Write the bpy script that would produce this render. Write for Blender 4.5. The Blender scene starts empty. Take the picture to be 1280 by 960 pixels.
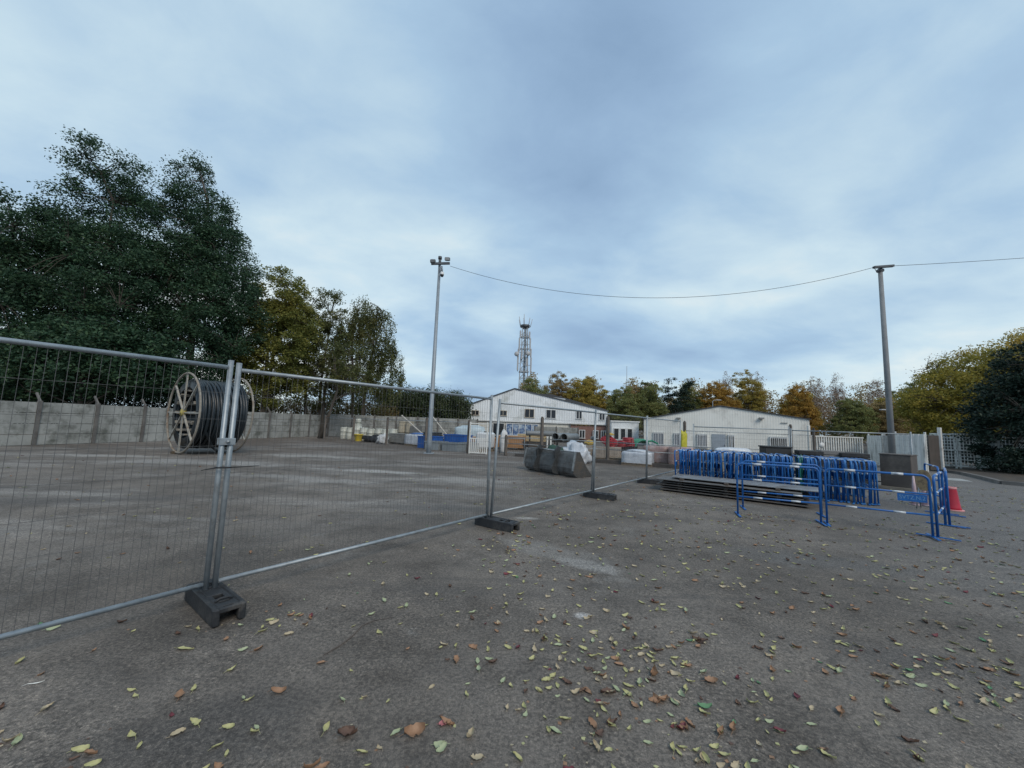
import bpy, math, random
import numpy as np
from mathutils import Vector, Matrix, noise

random.seed(7)
RNG = np.random.default_rng(11)
scene = bpy.context.scene
COL = scene.collection
R = math.radians
PI = math.pi

# ---------------------------------------------------------------- materials
MATS = {}


def nodes_of(name):
    m = bpy.data.materials.new(name)
    m.use_nodes = True
    nt = m.node_tree
    nt.nodes.clear()
    out = nt.nodes.new('ShaderNodeOutputMaterial')
    p = nt.nodes.new('ShaderNodeBsdfPrincipled')
    nt.links.new(p.outputs[0], out.inputs[0])
    return m, nt, p


def nd(nt, t, **kw):
    n = nt.nodes.new(t)
    for k, v in kw.items():
        if k.startswith('i_'):
            n.inputs[k[2:].replace('_', ' ')].default_value = v
        else:
            setattr(n, k, v)
    return n


def ramp(nt, stops, interp='LINEAR'):
    r = nt.nodes.new('ShaderNodeValToRGB')
    r.color_ramp.interpolation = interp
    els = r.color_ramp.elements
    while len(els) < len(stops):
        els.new(0.5)
    for e, (pos, c) in zip(els, stops):
        e.position = pos
        e.color = (*c, 1) if len(c) == 3 else c
    return r


def mixc(nt, a, b, fac, blend='MIX'):
    n = nt.nodes.new('ShaderNodeMix')
    n.data_type = 'RGBA'
    n.blend_type = blend
    for sock, v in ((n.inputs[0], fac), (n.inputs[6], a), (n.inputs[7], b)):
        if hasattr(v, 'links'):
            nt.links.new(v, sock)
        elif isinstance(v, (int, float)):
            sock.default_value = v
        else:
            sock.default_value = (*v, 1)
    return n.outputs[2]


def mat(name, c1, c2=None, rough=0.7, metal=0.0, scale=3.0, bump=0.0, bscale=40.0, dirt=None, dscale=1.2, dthr=0.55, stretch=None):
    if name in MATS:
        return MATS[name]
    m, nt, p = nodes_of(name)
    c2 = c2 or tuple(x * 0.75 for x in c1)
    tc = nd(nt, 'ShaderNodeTexCoord')
    src = tc.outputs['Object']
    if stretch:
        mp = nd(nt, 'ShaderNodeMapping')
        mp.inputs['Scale'].default_value = stretch
        nt.links.new(src, mp.inputs[0])
        src = mp.outputs[0]
    n1 = nd(nt, 'ShaderNodeTexNoise', i_Scale=scale, i_Detail=6.0, i_Roughness=0.65)
    nt.links.new(src, n1.inputs['Vector'])
    rp = ramp(nt, [(0.32, c2), (0.68, c1)])
    nt.links.new(n1.outputs[0], rp.inputs[0])
    col = rp.outputs[0]
    if dirt:
        n2 = nd(nt, 'ShaderNodeTexNoise', i_Scale=dscale, i_Detail=8.0, i_Roughness=0.7)
        nt.links.new(src, n2.inputs['Vector'])
        r2 = ramp(nt, [(dthr - 0.06, (0, 0, 0)), (dthr + 0.1, (1, 1, 1))])
        nt.links.new(n2.outputs[0], r2.inputs[0])
        col = mixc(nt, col, dirt, r2.outputs[0])
    nt.links.new(col, p.inputs['Base Color'])
    rr = nd(nt, 'ShaderNodeMapRange')
    rr.inputs['To Min'].default_value = max(0.05, rough - 0.12)
    rr.inputs['To Max'].default_value = min(1, rough + 0.12)
    nt.links.new(n1.outputs[0], rr.inputs[0])
    nt.links.new(rr.outputs[0], p.inputs['Roughness'])
    p.inputs['Metallic'].default_value = metal
    if bump:
        n3 = nd(nt, 'ShaderNodeTexNoise', i_Scale=bscale, i_Detail=4.0)
        nt.links.new(src, n3.inputs['Vector'])
        b = nd(nt, 'ShaderNodeBump', i_Strength=bump, i_Distance=0.02)
        nt.links.new(n3.outputs[0], b.inputs['Height'])
        nt.links.new(b.outputs[0], p.inputs['Normal'])
    MATS[name] = m
    return m


def leafmat(name, stops, transl=0.25, rough=0.6):
    """foliage: every leaf takes its own colour from the ramp"""
    m, nt, p = nodes_of(name)
    g = nd(nt, 'ShaderNodeNewGeometry')
    tc = nd(nt, 'ShaderNodeTexCoord')
    n = nd(nt, 'ShaderNodeTexNoise', i_Scale=0.55, i_Detail=3.0)
    nt.links.new(tc.outputs['Object'], n.inputs['Vector'])
    a = nd(nt, 'ShaderNodeMath', operation='MULTIPLY_ADD')
    nt.links.new(n.outputs[0], a.inputs[0])
    a.inputs[1].default_value = 1.1
    a.inputs[2].default_value = -0.3
    b = nd(nt, 'ShaderNodeMath', operation='MULTIPLY_ADD')
    nt.links.new(g.outputs['Random Per Island'], b.inputs[0])
    b.inputs[1].default_value = 0.5
    nt.links.new(a.outputs[0], b.inputs[2])
    rp = ramp(nt, stops)
    nt.links.new(b.outputs[0], rp.inputs[0])
    nt.links.new(rp.outputs[0], p.inputs['Base Color'])
    p.inputs['Roughness'].default_value = rough
    p.inputs['Specular IOR Level'].default_value = 0.3
    if transl:
        t = nd(nt, 'ShaderNodeBsdfTranslucent')
        nt.links.new(rp.outputs[0], t.inputs[0])
        mx = nd(nt, 'ShaderNodeMixShader')
        mx.inputs[0].default_value = transl
        out = [x for x in nt.nodes if x.type == 'OUTPUT_MATERIAL'][0]
        nt.links.new(p.outputs[0], mx.inputs[1])
        nt.links.new(t.outputs[0], mx.inputs[2])
        nt.links.new(mx.outputs[0], out.inputs[0])
    MATS[name] = m
    return m


# ---------------------------------------------------------------- mesh builder
class MB:
    def __init__(self):
        self.v = []
        self.f = []
        self.s = []

    def add(self, vs, fs, smooth=False):
        o = len(self.v)
        self.v.extend([tuple(map(float, p)) for p in vs])
        for f in fs:
            self.f.append(tuple(i + o for i in f))
            self.s.append(smooth)
        return self

    def box(self, c, s, rz=0.0, M=None, ch=0.0):
        """box centred at c with size s; ch = chamfer of the four upright edges and the top rim"""
        hx, hy, hz = s[0] / 2, s[1] / 2, s[2] / 2
        if ch <= 0:
            vs = [(x, y, z) for z in (-hz, hz) for x, y in ((-hx, -hy), (hx, -hy), (hx, hy), (-hx, hy))]
            fs = [(3, 2, 1, 0), (4, 5, 6, 7)] + [(i, (i + 1) % 4, 4 + (i + 1) % 4, 4 + i) for i in range(4)]
        else:
            def ringp(k, z):
                return [(-hx + k, -hy, z), (hx - k, -hy, z), (hx, -hy + k, z), (hx, hy - k, z), (hx - k, hy, z), (-hx + k, hy, z), (-hx, hy - k, z), (-hx, -hy + k, z)]
            def inset(k, z):
                return [(-hx + k + ch, -hy + ch, z), (hx - k - ch, -hy + ch, z), (hx - ch, -hy + k + ch, z), (hx - ch, hy - k - ch, z), (hx - k - ch, hy - ch, z), (-hx + k + ch, hy - ch, z), (-hx + ch, hy - k - ch, z), (-hx + ch, -hy + k + ch, z)]
            vs = inset(ch * 0.4, -hz) + ringp(ch, -hz + ch) + ringp(ch, hz - ch) + inset(ch * 0.4, hz)
            fs = [tuple(range(7, -1, -1)), tuple(range(24, 32))]
            for k in range(3):
                fs += [(k * 8 + i, k * 8 + (i + 1) % 8, k * 8 + 8 + (i + 1) % 8, k * 8 + 8 + i) for i in range(8)]
        if M is not None:
            vs = [M @ Vector(p) for p in vs]
        cz, sz = math.cos(rz), math.sin(rz)
        vs = [(c[0] + p[0] * cz - p[1] * sz, c[1] + p[0] * sz + p[1] * cz, c[2] + p[2]) for p in vs]
        return self.add(vs, fs)

    def beam(self, p, q, w, h, up=(0, 0, 1)):
        p, q = Vector(p), Vector(q)
        d = (q - p).normalized()
        u = Vector(up)
        if abs(d.dot(u)) > 0.97:
            u = Vector((1, 0, 0))
        s = d.cross(u).normalized()
        u = s.cross(d)
        vs = []
        for b in (p, q):
            for a, e in ((-1, -1), (1, -1), (1, 1), (-1, 1)):
                vs.append(b + s * a * w / 2 + u * e * h / 2)
        return self.add(vs, [(0, 1, 2, 3), (7, 6, 5, 4)] + [(i, 4 + i, 4 + (i + 1) % 4, (i + 1) % 4) for i in range(4)])

    def tube(self, pts, r, n=8, cap=True, closed=False):
        pts = [Vector(p) for p in pts]
        m = len(pts)
        rs = r if hasattr(r, '__len__') else [r] * m
        prev = None
        vs = []
        for i, p in enumerate(pts):
            if closed:
                t = pts[(i + 1) % m] - pts[i - 1]
            else:
                t = pts[min(i + 1, m - 1)] - pts[max(i - 1, 0)]
            t.normalize()
            if prev is None:
                a = Vector((0, 0, 1)) if abs(t.z) < 0.9 else Vector((1, 0, 0))
                u = t.cross(a).normalized()
            else:
                u = (prev - t * prev.dot(t))
                u = u.normalized() if u.length > 1e-6 else t.orthogonal().normalized()
            prev = u
            w = t.cross(u)
            for k in range(n):
                ang = 2 * PI * k / n
                vs.append(p + (u * math.cos(ang) + w * math.sin(ang)) * rs[i])
        fs = []
        for i in range(m if closed else m - 1):
            j = (i + 1) % m
            for k in range(n):
                fs.append((i * n + k, i * n + (k + 1) % n, j * n + (k + 1) % n, j * n + k))
        if cap and not closed:
            fs.append(tuple(range(n - 1, -1, -1)))
            fs.append(tuple((m - 1) * n + k for k in range(n)))
        return self.add(vs, fs, True)

    def lathe(self, prof, n=20, c=(0, 0, 0), M=None, smooth=True, cap=True):
        vs = []
        for r, z in prof:
            for k in range(n):
                a = 2 * PI * k / n
                vs.append(Vector((r * math.cos(a), r * math.sin(a), z)))
        fs = []
        for i in range(len(prof) - 1):
            for k in range(n):
                fs.append((i * n + k, i * n + (k + 1) % n, (i + 1) * n + (k + 1) % n, (i + 1) * n + k))
        if cap and prof[0][0] > 1e-4:
            fs.append(tuple(range(n - 1, -1, -1)))
        if cap and prof[-1][0] > 1e-4:
            fs.append(tuple((len(prof) - 1) * n + k for k in range(n)))
        if M is not None:
            vs = [M @ p for p in vs]
        vs = [p + Vector(c) for p in vs]
        return self.add(vs, fs, smooth)

    def prism(self, poly, y0, y1, M=None):
        """poly in (x, z), extruded along y"""
        n = len(poly)
        vs = [Vector((x, y0, z)) for x, z in poly] + [Vector((x, y1, z)) for x, z in poly]
        if M is not None:
            vs = [M @ p for p in vs]
        return self.add(vs, [tuple(range(n)), tuple(range(2 * n - 1, n - 1, -1))] + [(i, n + i, n + (i + 1) % n, (i + 1) % n) for i in range(n)])

    def quad(self, a, b, c, d):
        return self.add([a, b, c, d], [(0, 1, 2, 3)])

    def blob(self, c, s, seed=0, amp=0.25, n=10, flat=True, sq=1.0):
        """lumpy closed sack shape"""
        vs, fs = [], []
        m = n
        for i in range(m + 1):
            th = PI * i / m
            for k in range(2 * n):
                ph = PI * k / n
                d = Vector((math.sin(th) * math.cos(ph), math.sin(th) * math.sin(ph), math.cos(th)))
                q = 1 + amp * noise.noise(d * 1.7 + Vector((seed * 3.1, seed, 0))) + amp * 0.6 * noise.noise(d * 4 + Vector((seed, 0, seed * 2)))
                e = [math.copysign(abs(t_) ** sq, t_) for t_ in d]
                p = Vector((e[0] * s[0], e[1] * s[1], e[2] * s[2])) * q
                if flat and p.z < -s[2] * 0.7:
                    p.z = -s[2] * 0.7
                vs.append(p + Vector(c))
        for i in range(m):
            for k in range(2 * n):
                fs.append((i * 2 * n + k, (i + 1) * 2 * n + k, (i + 1) * 2 * n + (k + 1) % (2 * n), i * 2 * n + (k + 1) % (2 * n)))
        return self.add(vs, fs, True)

    def build(self, name, m, parent=None):
        me = bpy.data.meshes.new(name)
        me.from_pydata(self.v, [], self.f)
        me.polygons.foreach_set('use_smooth', self.s)
        me.materials.append(m)
        me.update()
        o = bpy.data.objects.new(name, me)
        COL.objects.link(o)
        if parent:
            o.parent = parent
        return o


def tag(o, label, cat, group=None, kind='thing'):
    o['label'] = label
    o['category'] = cat
    o['kind'] = kind
    if group:
        o['group'] = group
    return o


def thing(name, label, cat, loc=(0, 0, 0), rz=0.0, group=None, kind='thing'):
    o = bpy.data.objects.new(name, None)
    o.empty_display_size = 0.3
    COL.objects.link(o)
    o.location = loc
    o.rotation_euler = (0, 0, rz)
    return tag(o, label, cat, group, kind)


def place(o, loc, rz=0.0):
    o.location = loc
    o.rotation_euler = (0, 0, rz)
    return o


def dup(o, loc=None, rz=None, label=None, group=None, parent=None):
    c = o.copy()
    COL.objects.link(c)
    if parent:
        c.parent = parent
    if loc is not None:
        c.location = loc
    if rz is not None:
        c.rotation_euler = (0, 0, rz)
    if label:
        c['label'] = label
    if group:
        c['group'] = group
    for ch in [x for x in KIDS(o)]:
        dup(ch, parent=c)
    return c


def KIDS(o):
    return [x for x in COL.objects if x.parent == o]


def struct(o):
    o['kind'] = 'structure'
    return o


# ---------------------------------------------------------------- camera
CAM_M = Matrix(((0.99934238, -0.03626029, 0.0), (-0.00378892, -0.10442358, -0.9945257), (0.03606179, 0.99387167, -0.1044923)))
cd = bpy.data.cameras.new('camera')
cam = bpy.data.objects.new('camera', cd)
COL.objects.link(cam)
cam.matrix_world = Matrix.Translation((0, 0, 1.6)) @ CAM_M.to_4x4()
cd.sensor_width = 36
cd.lens = 481 / 1280 * 36
cd.clip_start = 0.05
cd.clip_end = 2000
scene.camera = cam

# ---------------------------------------------------------------- sky and light
SUN_EL, SUN_AZ = R(42), R(152)      # azimuth clockwise from +Y: behind the camera, to the right
w = bpy.data.worlds.new('World')
scene.world = w
w.use_nodes = True
nt = w.node_tree
nt.nodes.clear()
wo = nd(nt, 'ShaderNodeOutputWorld')
bg = nd(nt, 'ShaderNodeBackground')
bg.inputs[1].default_value = 0.1
sky = nd(nt, 'ShaderNodeTexSky', sky_type='NISHITA', sun_disc=False, sun_elevation=SUN_EL, sun_rotation=SUN_AZ)
tc = nd(nt, 'ShaderNodeTexCoord')
sep = nd(nt, 'ShaderNodeSeparateXYZ')
nt.links.new(tc.outputs['Generated'], sep.inputs[0])


def mth(op, a, b=None, c=None, clamp=False):
    n = nd(nt, 'ShaderNodeMath', operation=op, use_clamp=clamp)
    for k, v in enumerate((a, b, c)):
        if v is None:
            continue
        if hasattr(v, 'links'):
            nt.links.new(v, n.inputs[k])
        else:
            n.inputs[k].default_value = v
    return n.outputs[0]


zc = mth('MAXIMUM', sep.outputs[2], 0.0)
zz = mth('ADD', zc, 0.22)
px = mth('DIVIDE', sep.outputs[0], zz)
py = mth('DIVIDE', sep.outputs[1], zz)
cmb = nd(nt, 'ShaderNodeCombineXYZ')
nt.links.new(px, cmb.inputs[0])
nt.links.new(py, cmb.inputs[1])
mpw = nd(nt, 'ShaderNodeMapping')
mpw.inputs['Rotation'].default_value = (0, 0, R(-32))
mpw.inputs['Scale'].default_value = (0.8, 1.05, 1)
mpw.inputs['Location'].default_value = (1.3, 0.4, 0)
nt.links.new(cmb.outputs[0], mpw.inputs[0])
n1 = nd(nt, 'ShaderNodeTexNoise', i_Scale=0.9, i_Detail=3.0, i_Roughness=0.5, i_Distortion=0.5)
n2 = nd(nt, 'ShaderNodeTexNoise', i_Scale=3.0, i_Detail=8.0, i_Roughness=0.6, i_Distortion=0.25)
for n in (n1, n2):
    nt.links.new(mpw.outputs[0], n.inputs['Vector'])
cl = mth('ADD', mth('MULTIPLY', n1.outputs[0], 0.74), mth('MULTIPLY', n2.outputs[0], 0.26))


def glow(d, lo, hi):
    """brighter cloud round one direction of the sky"""
    v = Vector(d).normalized()
    dp = nd(nt, 'ShaderNodeVectorMath', operation='DOT_PRODUCT')
    nt.links.new(tc.outputs['Generated'], dp.inputs[0])
    dp.inputs[1].default_value = v
    mr = nd(nt, 'ShaderNodeMapRange', interpolation_type='SMOOTHSTEP')
    mr.inputs['From Min'].default_value = lo
    mr.inputs['From Max'].default_value = hi
    nt.links.new(dp.outputs['Value'], mr.inputs[0])
    return mr.outputs[0]


gl = mth('ADD', mth('MULTIPLY', glow((-1.25, 0.85, 0.55), 0.45, 1.0), 0.24), mth('MULTIPLY', glow((1.3, 1.0, 0.46), 0.72, 1.0), 0.19))
cl2 = mth('ADD', mth('ADD', cl, gl), -0.03)
cr = ramp(nt, [(0.34, (2.0, 3.05, 4.5)), (0.44, (2.55, 3.75, 5.3)), (0.55, (3.3, 4.7, 6.15)), (0.68, (4.9, 6.2, 6.95)), (0.82, (7.1, 7.5, 7.2))])
nt.links.new(cl2, cr.inputs[0])
skc = mixc(nt, sky.outputs[0], cr.outputs[0], 0.92)
# nothing shines up from below the horizon but dull ground light
below = nd(nt, 'ShaderNodeMapRange')
below.inputs['From Min'].default_value = -0.06
below.inputs['From Max'].default_value = -0.01
nt.links.new(sep.outputs[2], below.inputs[0])
fin = mixc(nt, (1.0, 1.0, 1.0), skc, below.outputs[0])
nt.links.new(fin, bg.inputs[0])
nt.links.new(bg.outputs[0], wo.inputs[0])

sd = bpy.data.lights.new('sun', 'SUN')
sd.energy = 1.5
sd.angle = R(28)
sd.color = (1.0, 0.91, 0.79)
so = bpy.data.objects.new('sun', sd)
COL.objects.link(so)
sdir = Vector((math.sin(SUN_AZ) * math.cos(SUN_EL), math.cos(SUN_AZ) * math.cos(SUN_EL), math.sin(SUN_EL)))
so.rotation_euler = sdir.to_track_quat('Z', 'Y').to_euler()
scene.view_settings.view_transform = 'Standard'
scene.view_settings.look = 'None'
scene.view_settings.exposure = 0.35
scene.view_settings.gamma = 1.0
scene.cycles.max_bounces = 6
scene.cycles.transparent_max_bounces = 8
scene.cycles.use_denoising = True

# ---------------------------------------------------------------- ground
gm, nt, p = nodes_of('yard_asphalt')
geo = nd(nt, 'ShaderNodeNewGeometry')
pos = geo.outputs['Position']


def gnoise(scale, detail=5.0, rough=0.6, stretch=None, loc=None):
    src = pos
    if stretch:
        mp = nd(nt, 'ShaderNodeMapping')
        mp.inputs['Scale'].default_value = stretch[:3]
        mp.inputs['Rotation'].default_value = (0, 0, stretch[3])
        if loc:
            mp.inputs['Location'].default_value = loc
        nt.links.new(src, mp.inputs[0])
        src = mp.outputs[0]
    n = nd(nt, 'ShaderNodeTexNoise', i_Scale=scale, i_Detail=detail, i_Roughness=rough)
    nt.links.new(src, n.inputs['Vector'])
    return n.outputs[0]


def stepr(x, a, b):
    n = nd(nt, 'ShaderNodeMapRange', interpolation_type='SMOOTHSTEP')
    n.inputs['From Min'].default_value = a
    n.inputs['From Max'].default_value = b
    nt.links.new(x, n.inputs[0])
    return n.outputs[0]


sp = nd(nt, 'ShaderNodeSeparateXYZ')
nt.links.new(pos, sp.inputs[0])
big = gnoise(0.35, 5)
mid = gnoise(1.6, 8, 0.7)
fine = gnoise(45, 5, 0.75)
grit = gnoise(220, 3, 0.7)
base = ramp(nt, [(0.34, (0.106, 0.093, 0.081)), (0.66, (0.184, 0.164, 0.145))])
nt.links.new(big, base.inputs[0])
c = base.outputs[0]
tone = ramp(nt, [(0.34, (0.68, 0.67, 0.66)), (0.5, (1, 1, 1)), (0.68, (1.25, 1.23, 1.2))])
nt.links.new(mid, tone.inputs[0])
c = mixc(nt, c, tone.outputs[0], 1.0, 'MULTIPLY')
# bluish bare tarmac towards the road on the right, brown earth along the wall and the store
rd = mth('ADD', mth('MULTIPLY', sp.outputs[0], 0.75), mth('MULTIPLY', sp.outputs[1], -0.25))
rdm = mth('MULTIPLY', stepr(mth('ADD', rd, mth('MULTIPLY', big, 3.0)), 3.2, 6.5), 0.75)
c = mixc(nt, c, (0.155, 0.152, 0.149), rdm)
earth = mth('MULTIPLY', stepr(mth('ADD', sp.outputs[1], mth('MULTIPLY', mid, 9.0)), 19.5, 24.0), mth('SUBTRACT', 1.0, stepr(sp.outputs[0], 9.0, 14.0)))
c = mixc(nt, c, (0.115, 0.095, 0.080), mth('MULTIPLY', earth, 0.8))
# pale worn cement streaks out in the yard
stk = gnoise(0.55, 8, 0.72, (0.35, 1.1, 1, R(-12)), (3, 1.5, 0))
inyard = mth('MULTIPLY', stepr(mth('SUBTRACT', sp.outputs[1], mth('MULTIPLY', sp.outputs[0], 0.6)), 6.5, 9.5), mth('SUBTRACT', 1.0, stepr(sp.outputs[0], -1.0, 3.0)))
yard = mth('MULTIPLY', mth('MULTIPLY', stepr(stk, 0.46, 0.66), inyard), 0.5)
c = mixc(nt, c, (0.35, 0.34, 0.325), yard)
pt = gnoise(0.8, 9, 0.75, (1, 1, 1, 0.4), (7.7, 2, 0))
c = mixc(nt, c, (0.24, 0.23, 0.215), mth('MULTIPLY', stepr(pt, 0.57, 0.70), 0.6))
pt2 = gnoise(0.6, 8, 0.7, (1, 1, 1, 0.4), (1.2, 8, 0))
c = mixc(nt, c, (0.062, 0.057, 0.054), mth('MULTIPLY', stepr(pt2, 0.54, 0.70), 0.4))

def stain(cx, cy, rx, ry, rot, col_, amount, warp=0.5):
    """one worn or dusty patch with a ragged edge lying at (cx, cy)"""
    mp = nd(nt, 'ShaderNodeMapping', vector_type='TEXTURE')
    mp.inputs['Location'].default_value = (cx, cy, 0)
    mp.inputs['Rotation'].default_value = (0, 0, rot)
    mp.inputs['Scale'].default_value = (rx, ry, 1)
    nt.links.new(pos, mp.inputs[0])
    ln = nd(nt, 'ShaderNodeVectorMath', operation='LENGTH')
    nt.links.new(mp.outputs[0], ln.inputs[0])
    v = mth('ADD', ln.outputs['Value'], mth('MULTIPLY', mth('SUBTRACT', 0.5, pt), warp * 6))
    return mixc(nt, c, col_, mth('MULTIPLY', mth('SUBTRACT', 1.0, stepr(v, 0.3, 1.15)), amount))


for q in ((0.97, 4.72, 0.42, 0.16, -0.5, (0.31, 0.30, 0.285), 0.75), (0.62, 5.15, 0.75, 0.28, -0.6, (0.24, 0.23, 0.215), 0.5), (0.66, 3.45, 0.09, 0.07, 0.2, (0.45, 0.44, 0.43), 0.8), (0.30, 6.85, 0.28, 0.14, 0.0, (0.40, 0.39, 0.37), 0.75),
          (-10.2, 12.9, 3.4, 0.9, 0.12, (0.33, 0.322, 0.308), 0.5), (-5.6, 10.3, 2.6, 0.5, -0.15, (0.33, 0.322, 0.308), 0.5), (-4.2, 12.2, 1.8, 0.35, -0.1, (0.42, 0.41, 0.39), 0.7), (-8.4, 16.1, 3.0, 0.6, 0.0, (0.36, 0.35, 0.33), 0.7), (-14.0, 13.7, 2.4, 0.5, 0.1, (0.36, 0.35, 0.33), 0.7), (-1.2, 11.2, 1.6, 0.5, -0.2, (0.34, 0.33, 0.31), 0.6),
          (-7.5, 7.0, 2.5, 0.5, 0.3, (0.09, 0.085, 0.082), 0.6), (-1.1, 7.4, 1.6, 0.35, 0.1, (0.10, 0.096, 0.093), 0.6), (-2.3, 3.2, 0.8, 0.4, 0.7, (0.06, 0.055, 0.05), 0.5), (-1.6, 2.1, 0.7, 0.35, 0.5, (0.075, 0.07, 0.066), 0.6), (3.2, 2.9, 1.1, 0.25, -0.4, (0.095, 0.09, 0.086), 0.5), (4.5, 5.0, 2.2, 0.4, -0.35, (0.11, 0.107, 0.104), 0.6)):
    c = stain(*q)
fr = ramp(nt, [(0.40, (0.62, 0.62, 0.62)), (0.5, (1, 1, 1)), (0.61, (1.4, 1.37, 1.33))])
nt.links.new(fine, fr.inputs[0])
c = mixc(nt, c, fr.outputs[0], 0.85, 'MULTIPLY')
# stones of the aggregate, each its own grey
va = nd(nt, 'ShaderNodeTexVoronoi', i_Scale=85.0)
nt.links.new(pos, va.inputs['Vector'])
sv = nd(nt, 'ShaderNodeSeparateColor')
nt.links.new(va.outputs['Color'], sv.inputs[0])
ag = ramp(nt, [(0.0, (0.55, 0.55, 0.55)), (0.5, (0.95, 0.95, 0.95)), (0.9, (1.15, 1.13, 1.1)), (1.0, (1.8, 1.76, 1.7))])
nt.links.new(sv.outputs[0], ag.inputs[0])
c = mixc(nt, c, ag.outputs[0], mth('MULTIPLY', stepr(gnoise(0.9, 6, 0.7, (1, 1, 1, 0.0), (5, 5, 0)), 0.36, 0.60), 0.75), 'MULTIPLY')
gr = ramp(nt, [(0.40, (0.6, 0.6, 0.6)), (0.52, (1, 1, 1)), (0.64, (1.7, 1.68, 1.62))])
nt.links.new(grit, gr.inputs[0])
c = mixc(nt, c, gr.outputs[0], 0.7, 'MULTIPLY')
wv = nd(nt, 'ShaderNodeVectorMath', operation='MULTIPLY_ADD')
nzc = nd(nt, 'ShaderNodeTexNoise', i_Scale=1.8, i_Detail=6.0)
nt.links.new(pos, nzc.inputs['Vector'])
nt.links.new(nzc.outputs['Color'], wv.inputs[0])
wv.inputs[1].default_value = (0.9, 0.9, 0.0)
nt.links.new(pos, wv.inputs[2])
vc = nd(nt, 'ShaderNodeTexVoronoi', feature='DISTANCE_TO_EDGE', i_Scale=0.42)
nt.links.new(wv.outputs[0], vc.inputs['Vector'])
ck = mth('MULTIPLY', mth('SUBTRACT', 1.0, stepr(vc.outputs['Distance'], 0.002, 0.007)), stepr(gnoise(0.5, 4, 0.6, (1, 1, 1, 0.0), (9, 1, 0)), 0.48, 0.58))
c = mixc(nt, c, (0.035, 0.033, 0.031), mth('MULTIPLY', ck, 0.28))
# two worn wheel tracks sweeping through the yard gate gap
trk = gnoise(0.9, 6, 0.65, (0.18, 2.2, 1, R(-38)), (2, 7, 0))
c = mixc(nt, c, (0.075, 0.07, 0.066), mth('MULTIPLY', stepr(trk, 0.56, 0.66), 0.35))
nt.links.new(c, p.inputs['Base Color'])
p.inputs['Roughness'].default_value = 0.85
p.inputs['Specular IOR Level'].default_value = 0.3
hsum = mth('ADD', mth('MULTIPLY', mid, 1.2), mth('ADD', mth('MULTIPLY', fine, 0.35), mth('MULTIPLY', grit, 0.16)))
bp = nd(nt, 'ShaderNodeBump', i_Strength=0.75, i_Distance=0.02)
nt.links.new(hsum, bp.inputs['Height'])
nt.links.new(bp.outputs[0], p.inputs['Normal'])


def axis_pts(lo, hi, step, far):
    a = list(np.arange(lo, hi + 1e-6, step))
    s, x, pre = step, lo, []
    while x > -far:
        s *= 1.35
        x -= s
        pre.append(x)
    s, x, post = step, hi, []
    while x < far:
        s *= 1.35
        x += s
        post.append(x)
    return pre[::-1] + a + post


def ground_z(x, y):
    k = max(0.0, min(1.0, (14 - math.hypot(x, y)) / 4))
    if k <= 0:
        return 0.0
    return k * (0.022 * noise.noise(Vector((x * 0.7, y * 0.7, 3))) + 0.006 * noise.noise(Vector((x * 3, y * 3, 8))))


xs = axis_pts(-8, 13, 0.11, 600)
ys = axis_pts(0.2, 13, 0.11, 600)
gv = [(x, y, ground_z(x, y)) for y in ys for x in xs]
nx = len(xs)
gf = [(j * nx + i, j * nx + i + 1, (j + 1) * nx + i + 1, (j + 1) * nx + i) for j in range(len(ys) - 1) for i in range(nx - 1)]
g = MB()
g.v, g.f, g.s = gv, gf, [True] * len(gf)
struct(g.build('ground', gm))

# soil verge and kerb on the far side of the road, right
soil = mat('verge_soil', (0.075, 0.062, 0.05), (0.04, 0.034, 0.028), 0.95, scale=2.5, bump=0.8, bscale=14, dirt=(0.11, 0.07, 0.035), dthr=0.58)
edge = [(20.0, 60), (21.6, 30), (22.3, 21.5), (21.6, 18.6), (20.0, 16.4), (18.9, 15.0), (19.6, 14.1), (22.5, 12.4), (34, 9.0)]
m_ = MB()
vs = [(x, y, 0.11) for x, y in edge] + [(x + 45, y + 6, 0.25) for x, y in edge]
ne = len(edge)
m_.add(vs, [(i, i + 1, ne + i + 1, ne + i) for i in range(ne - 1)])
struct(m_.build('verge', soil))
kc = mat('kerb_concrete', (0.2, 0.19, 0.18), (0.1, 0.095, 0.09), 0.9, scale=2, bump=0.4, bscale=30)
m_ = MB()
for i in range(ne - 1):
    a, b = Vector((*edge[i], 0.06)), Vector((*edge[i + 1], 0.06))
    n_ = max(1, int((b - a).length / 1.0))
    for k in range(n_):
        m_.beam(a.lerp(b, k / n_ + 0.004), a.lerp(b, (k + 1) / n_ - 0.004), 0.16, 0.14)
struct(m_.build('kerb', kc))
# flat whitish patch with mottled tone at the road's edge
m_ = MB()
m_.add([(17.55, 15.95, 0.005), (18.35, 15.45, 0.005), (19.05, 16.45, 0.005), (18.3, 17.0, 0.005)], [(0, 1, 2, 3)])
struct(m_.build('pale_road_patch', mat('mottled_pale_grey', (0.48, 0.49, 0.47), (0.22, 0.22, 0.21), 0.7, scale=2.5)))

# ---------------------------------------------------------------- site fence
galv = mat('galvanised_steel', (0.36, 0.40, 0.42), (0.24, 0.27, 0.29), 0.5, 0.55, scale=9, dirt=(0.2, 0.2, 0.19), dscale=4, dthr=0.62)
wire_m = mat('mesh_wire', (0.17, 0.17, 0.165), (0.10, 0.10, 0.10), 0.6, 0.4, scale=6)
black_rubber = mat('black_rubber', (0.026, 0.028, 0.031), (0.016, 0.017, 0.019), 0.62, scale=5, bump=0.25, bscale=60, dirt=(0.07, 0.066, 0.06), dscale=5, dthr=0.6)
black_plastic = mat('black_plastic', (0.018, 0.019, 0.021), (0.01, 0.01, 0.012), 0.5, scale=4)
PL = 3.42


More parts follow.
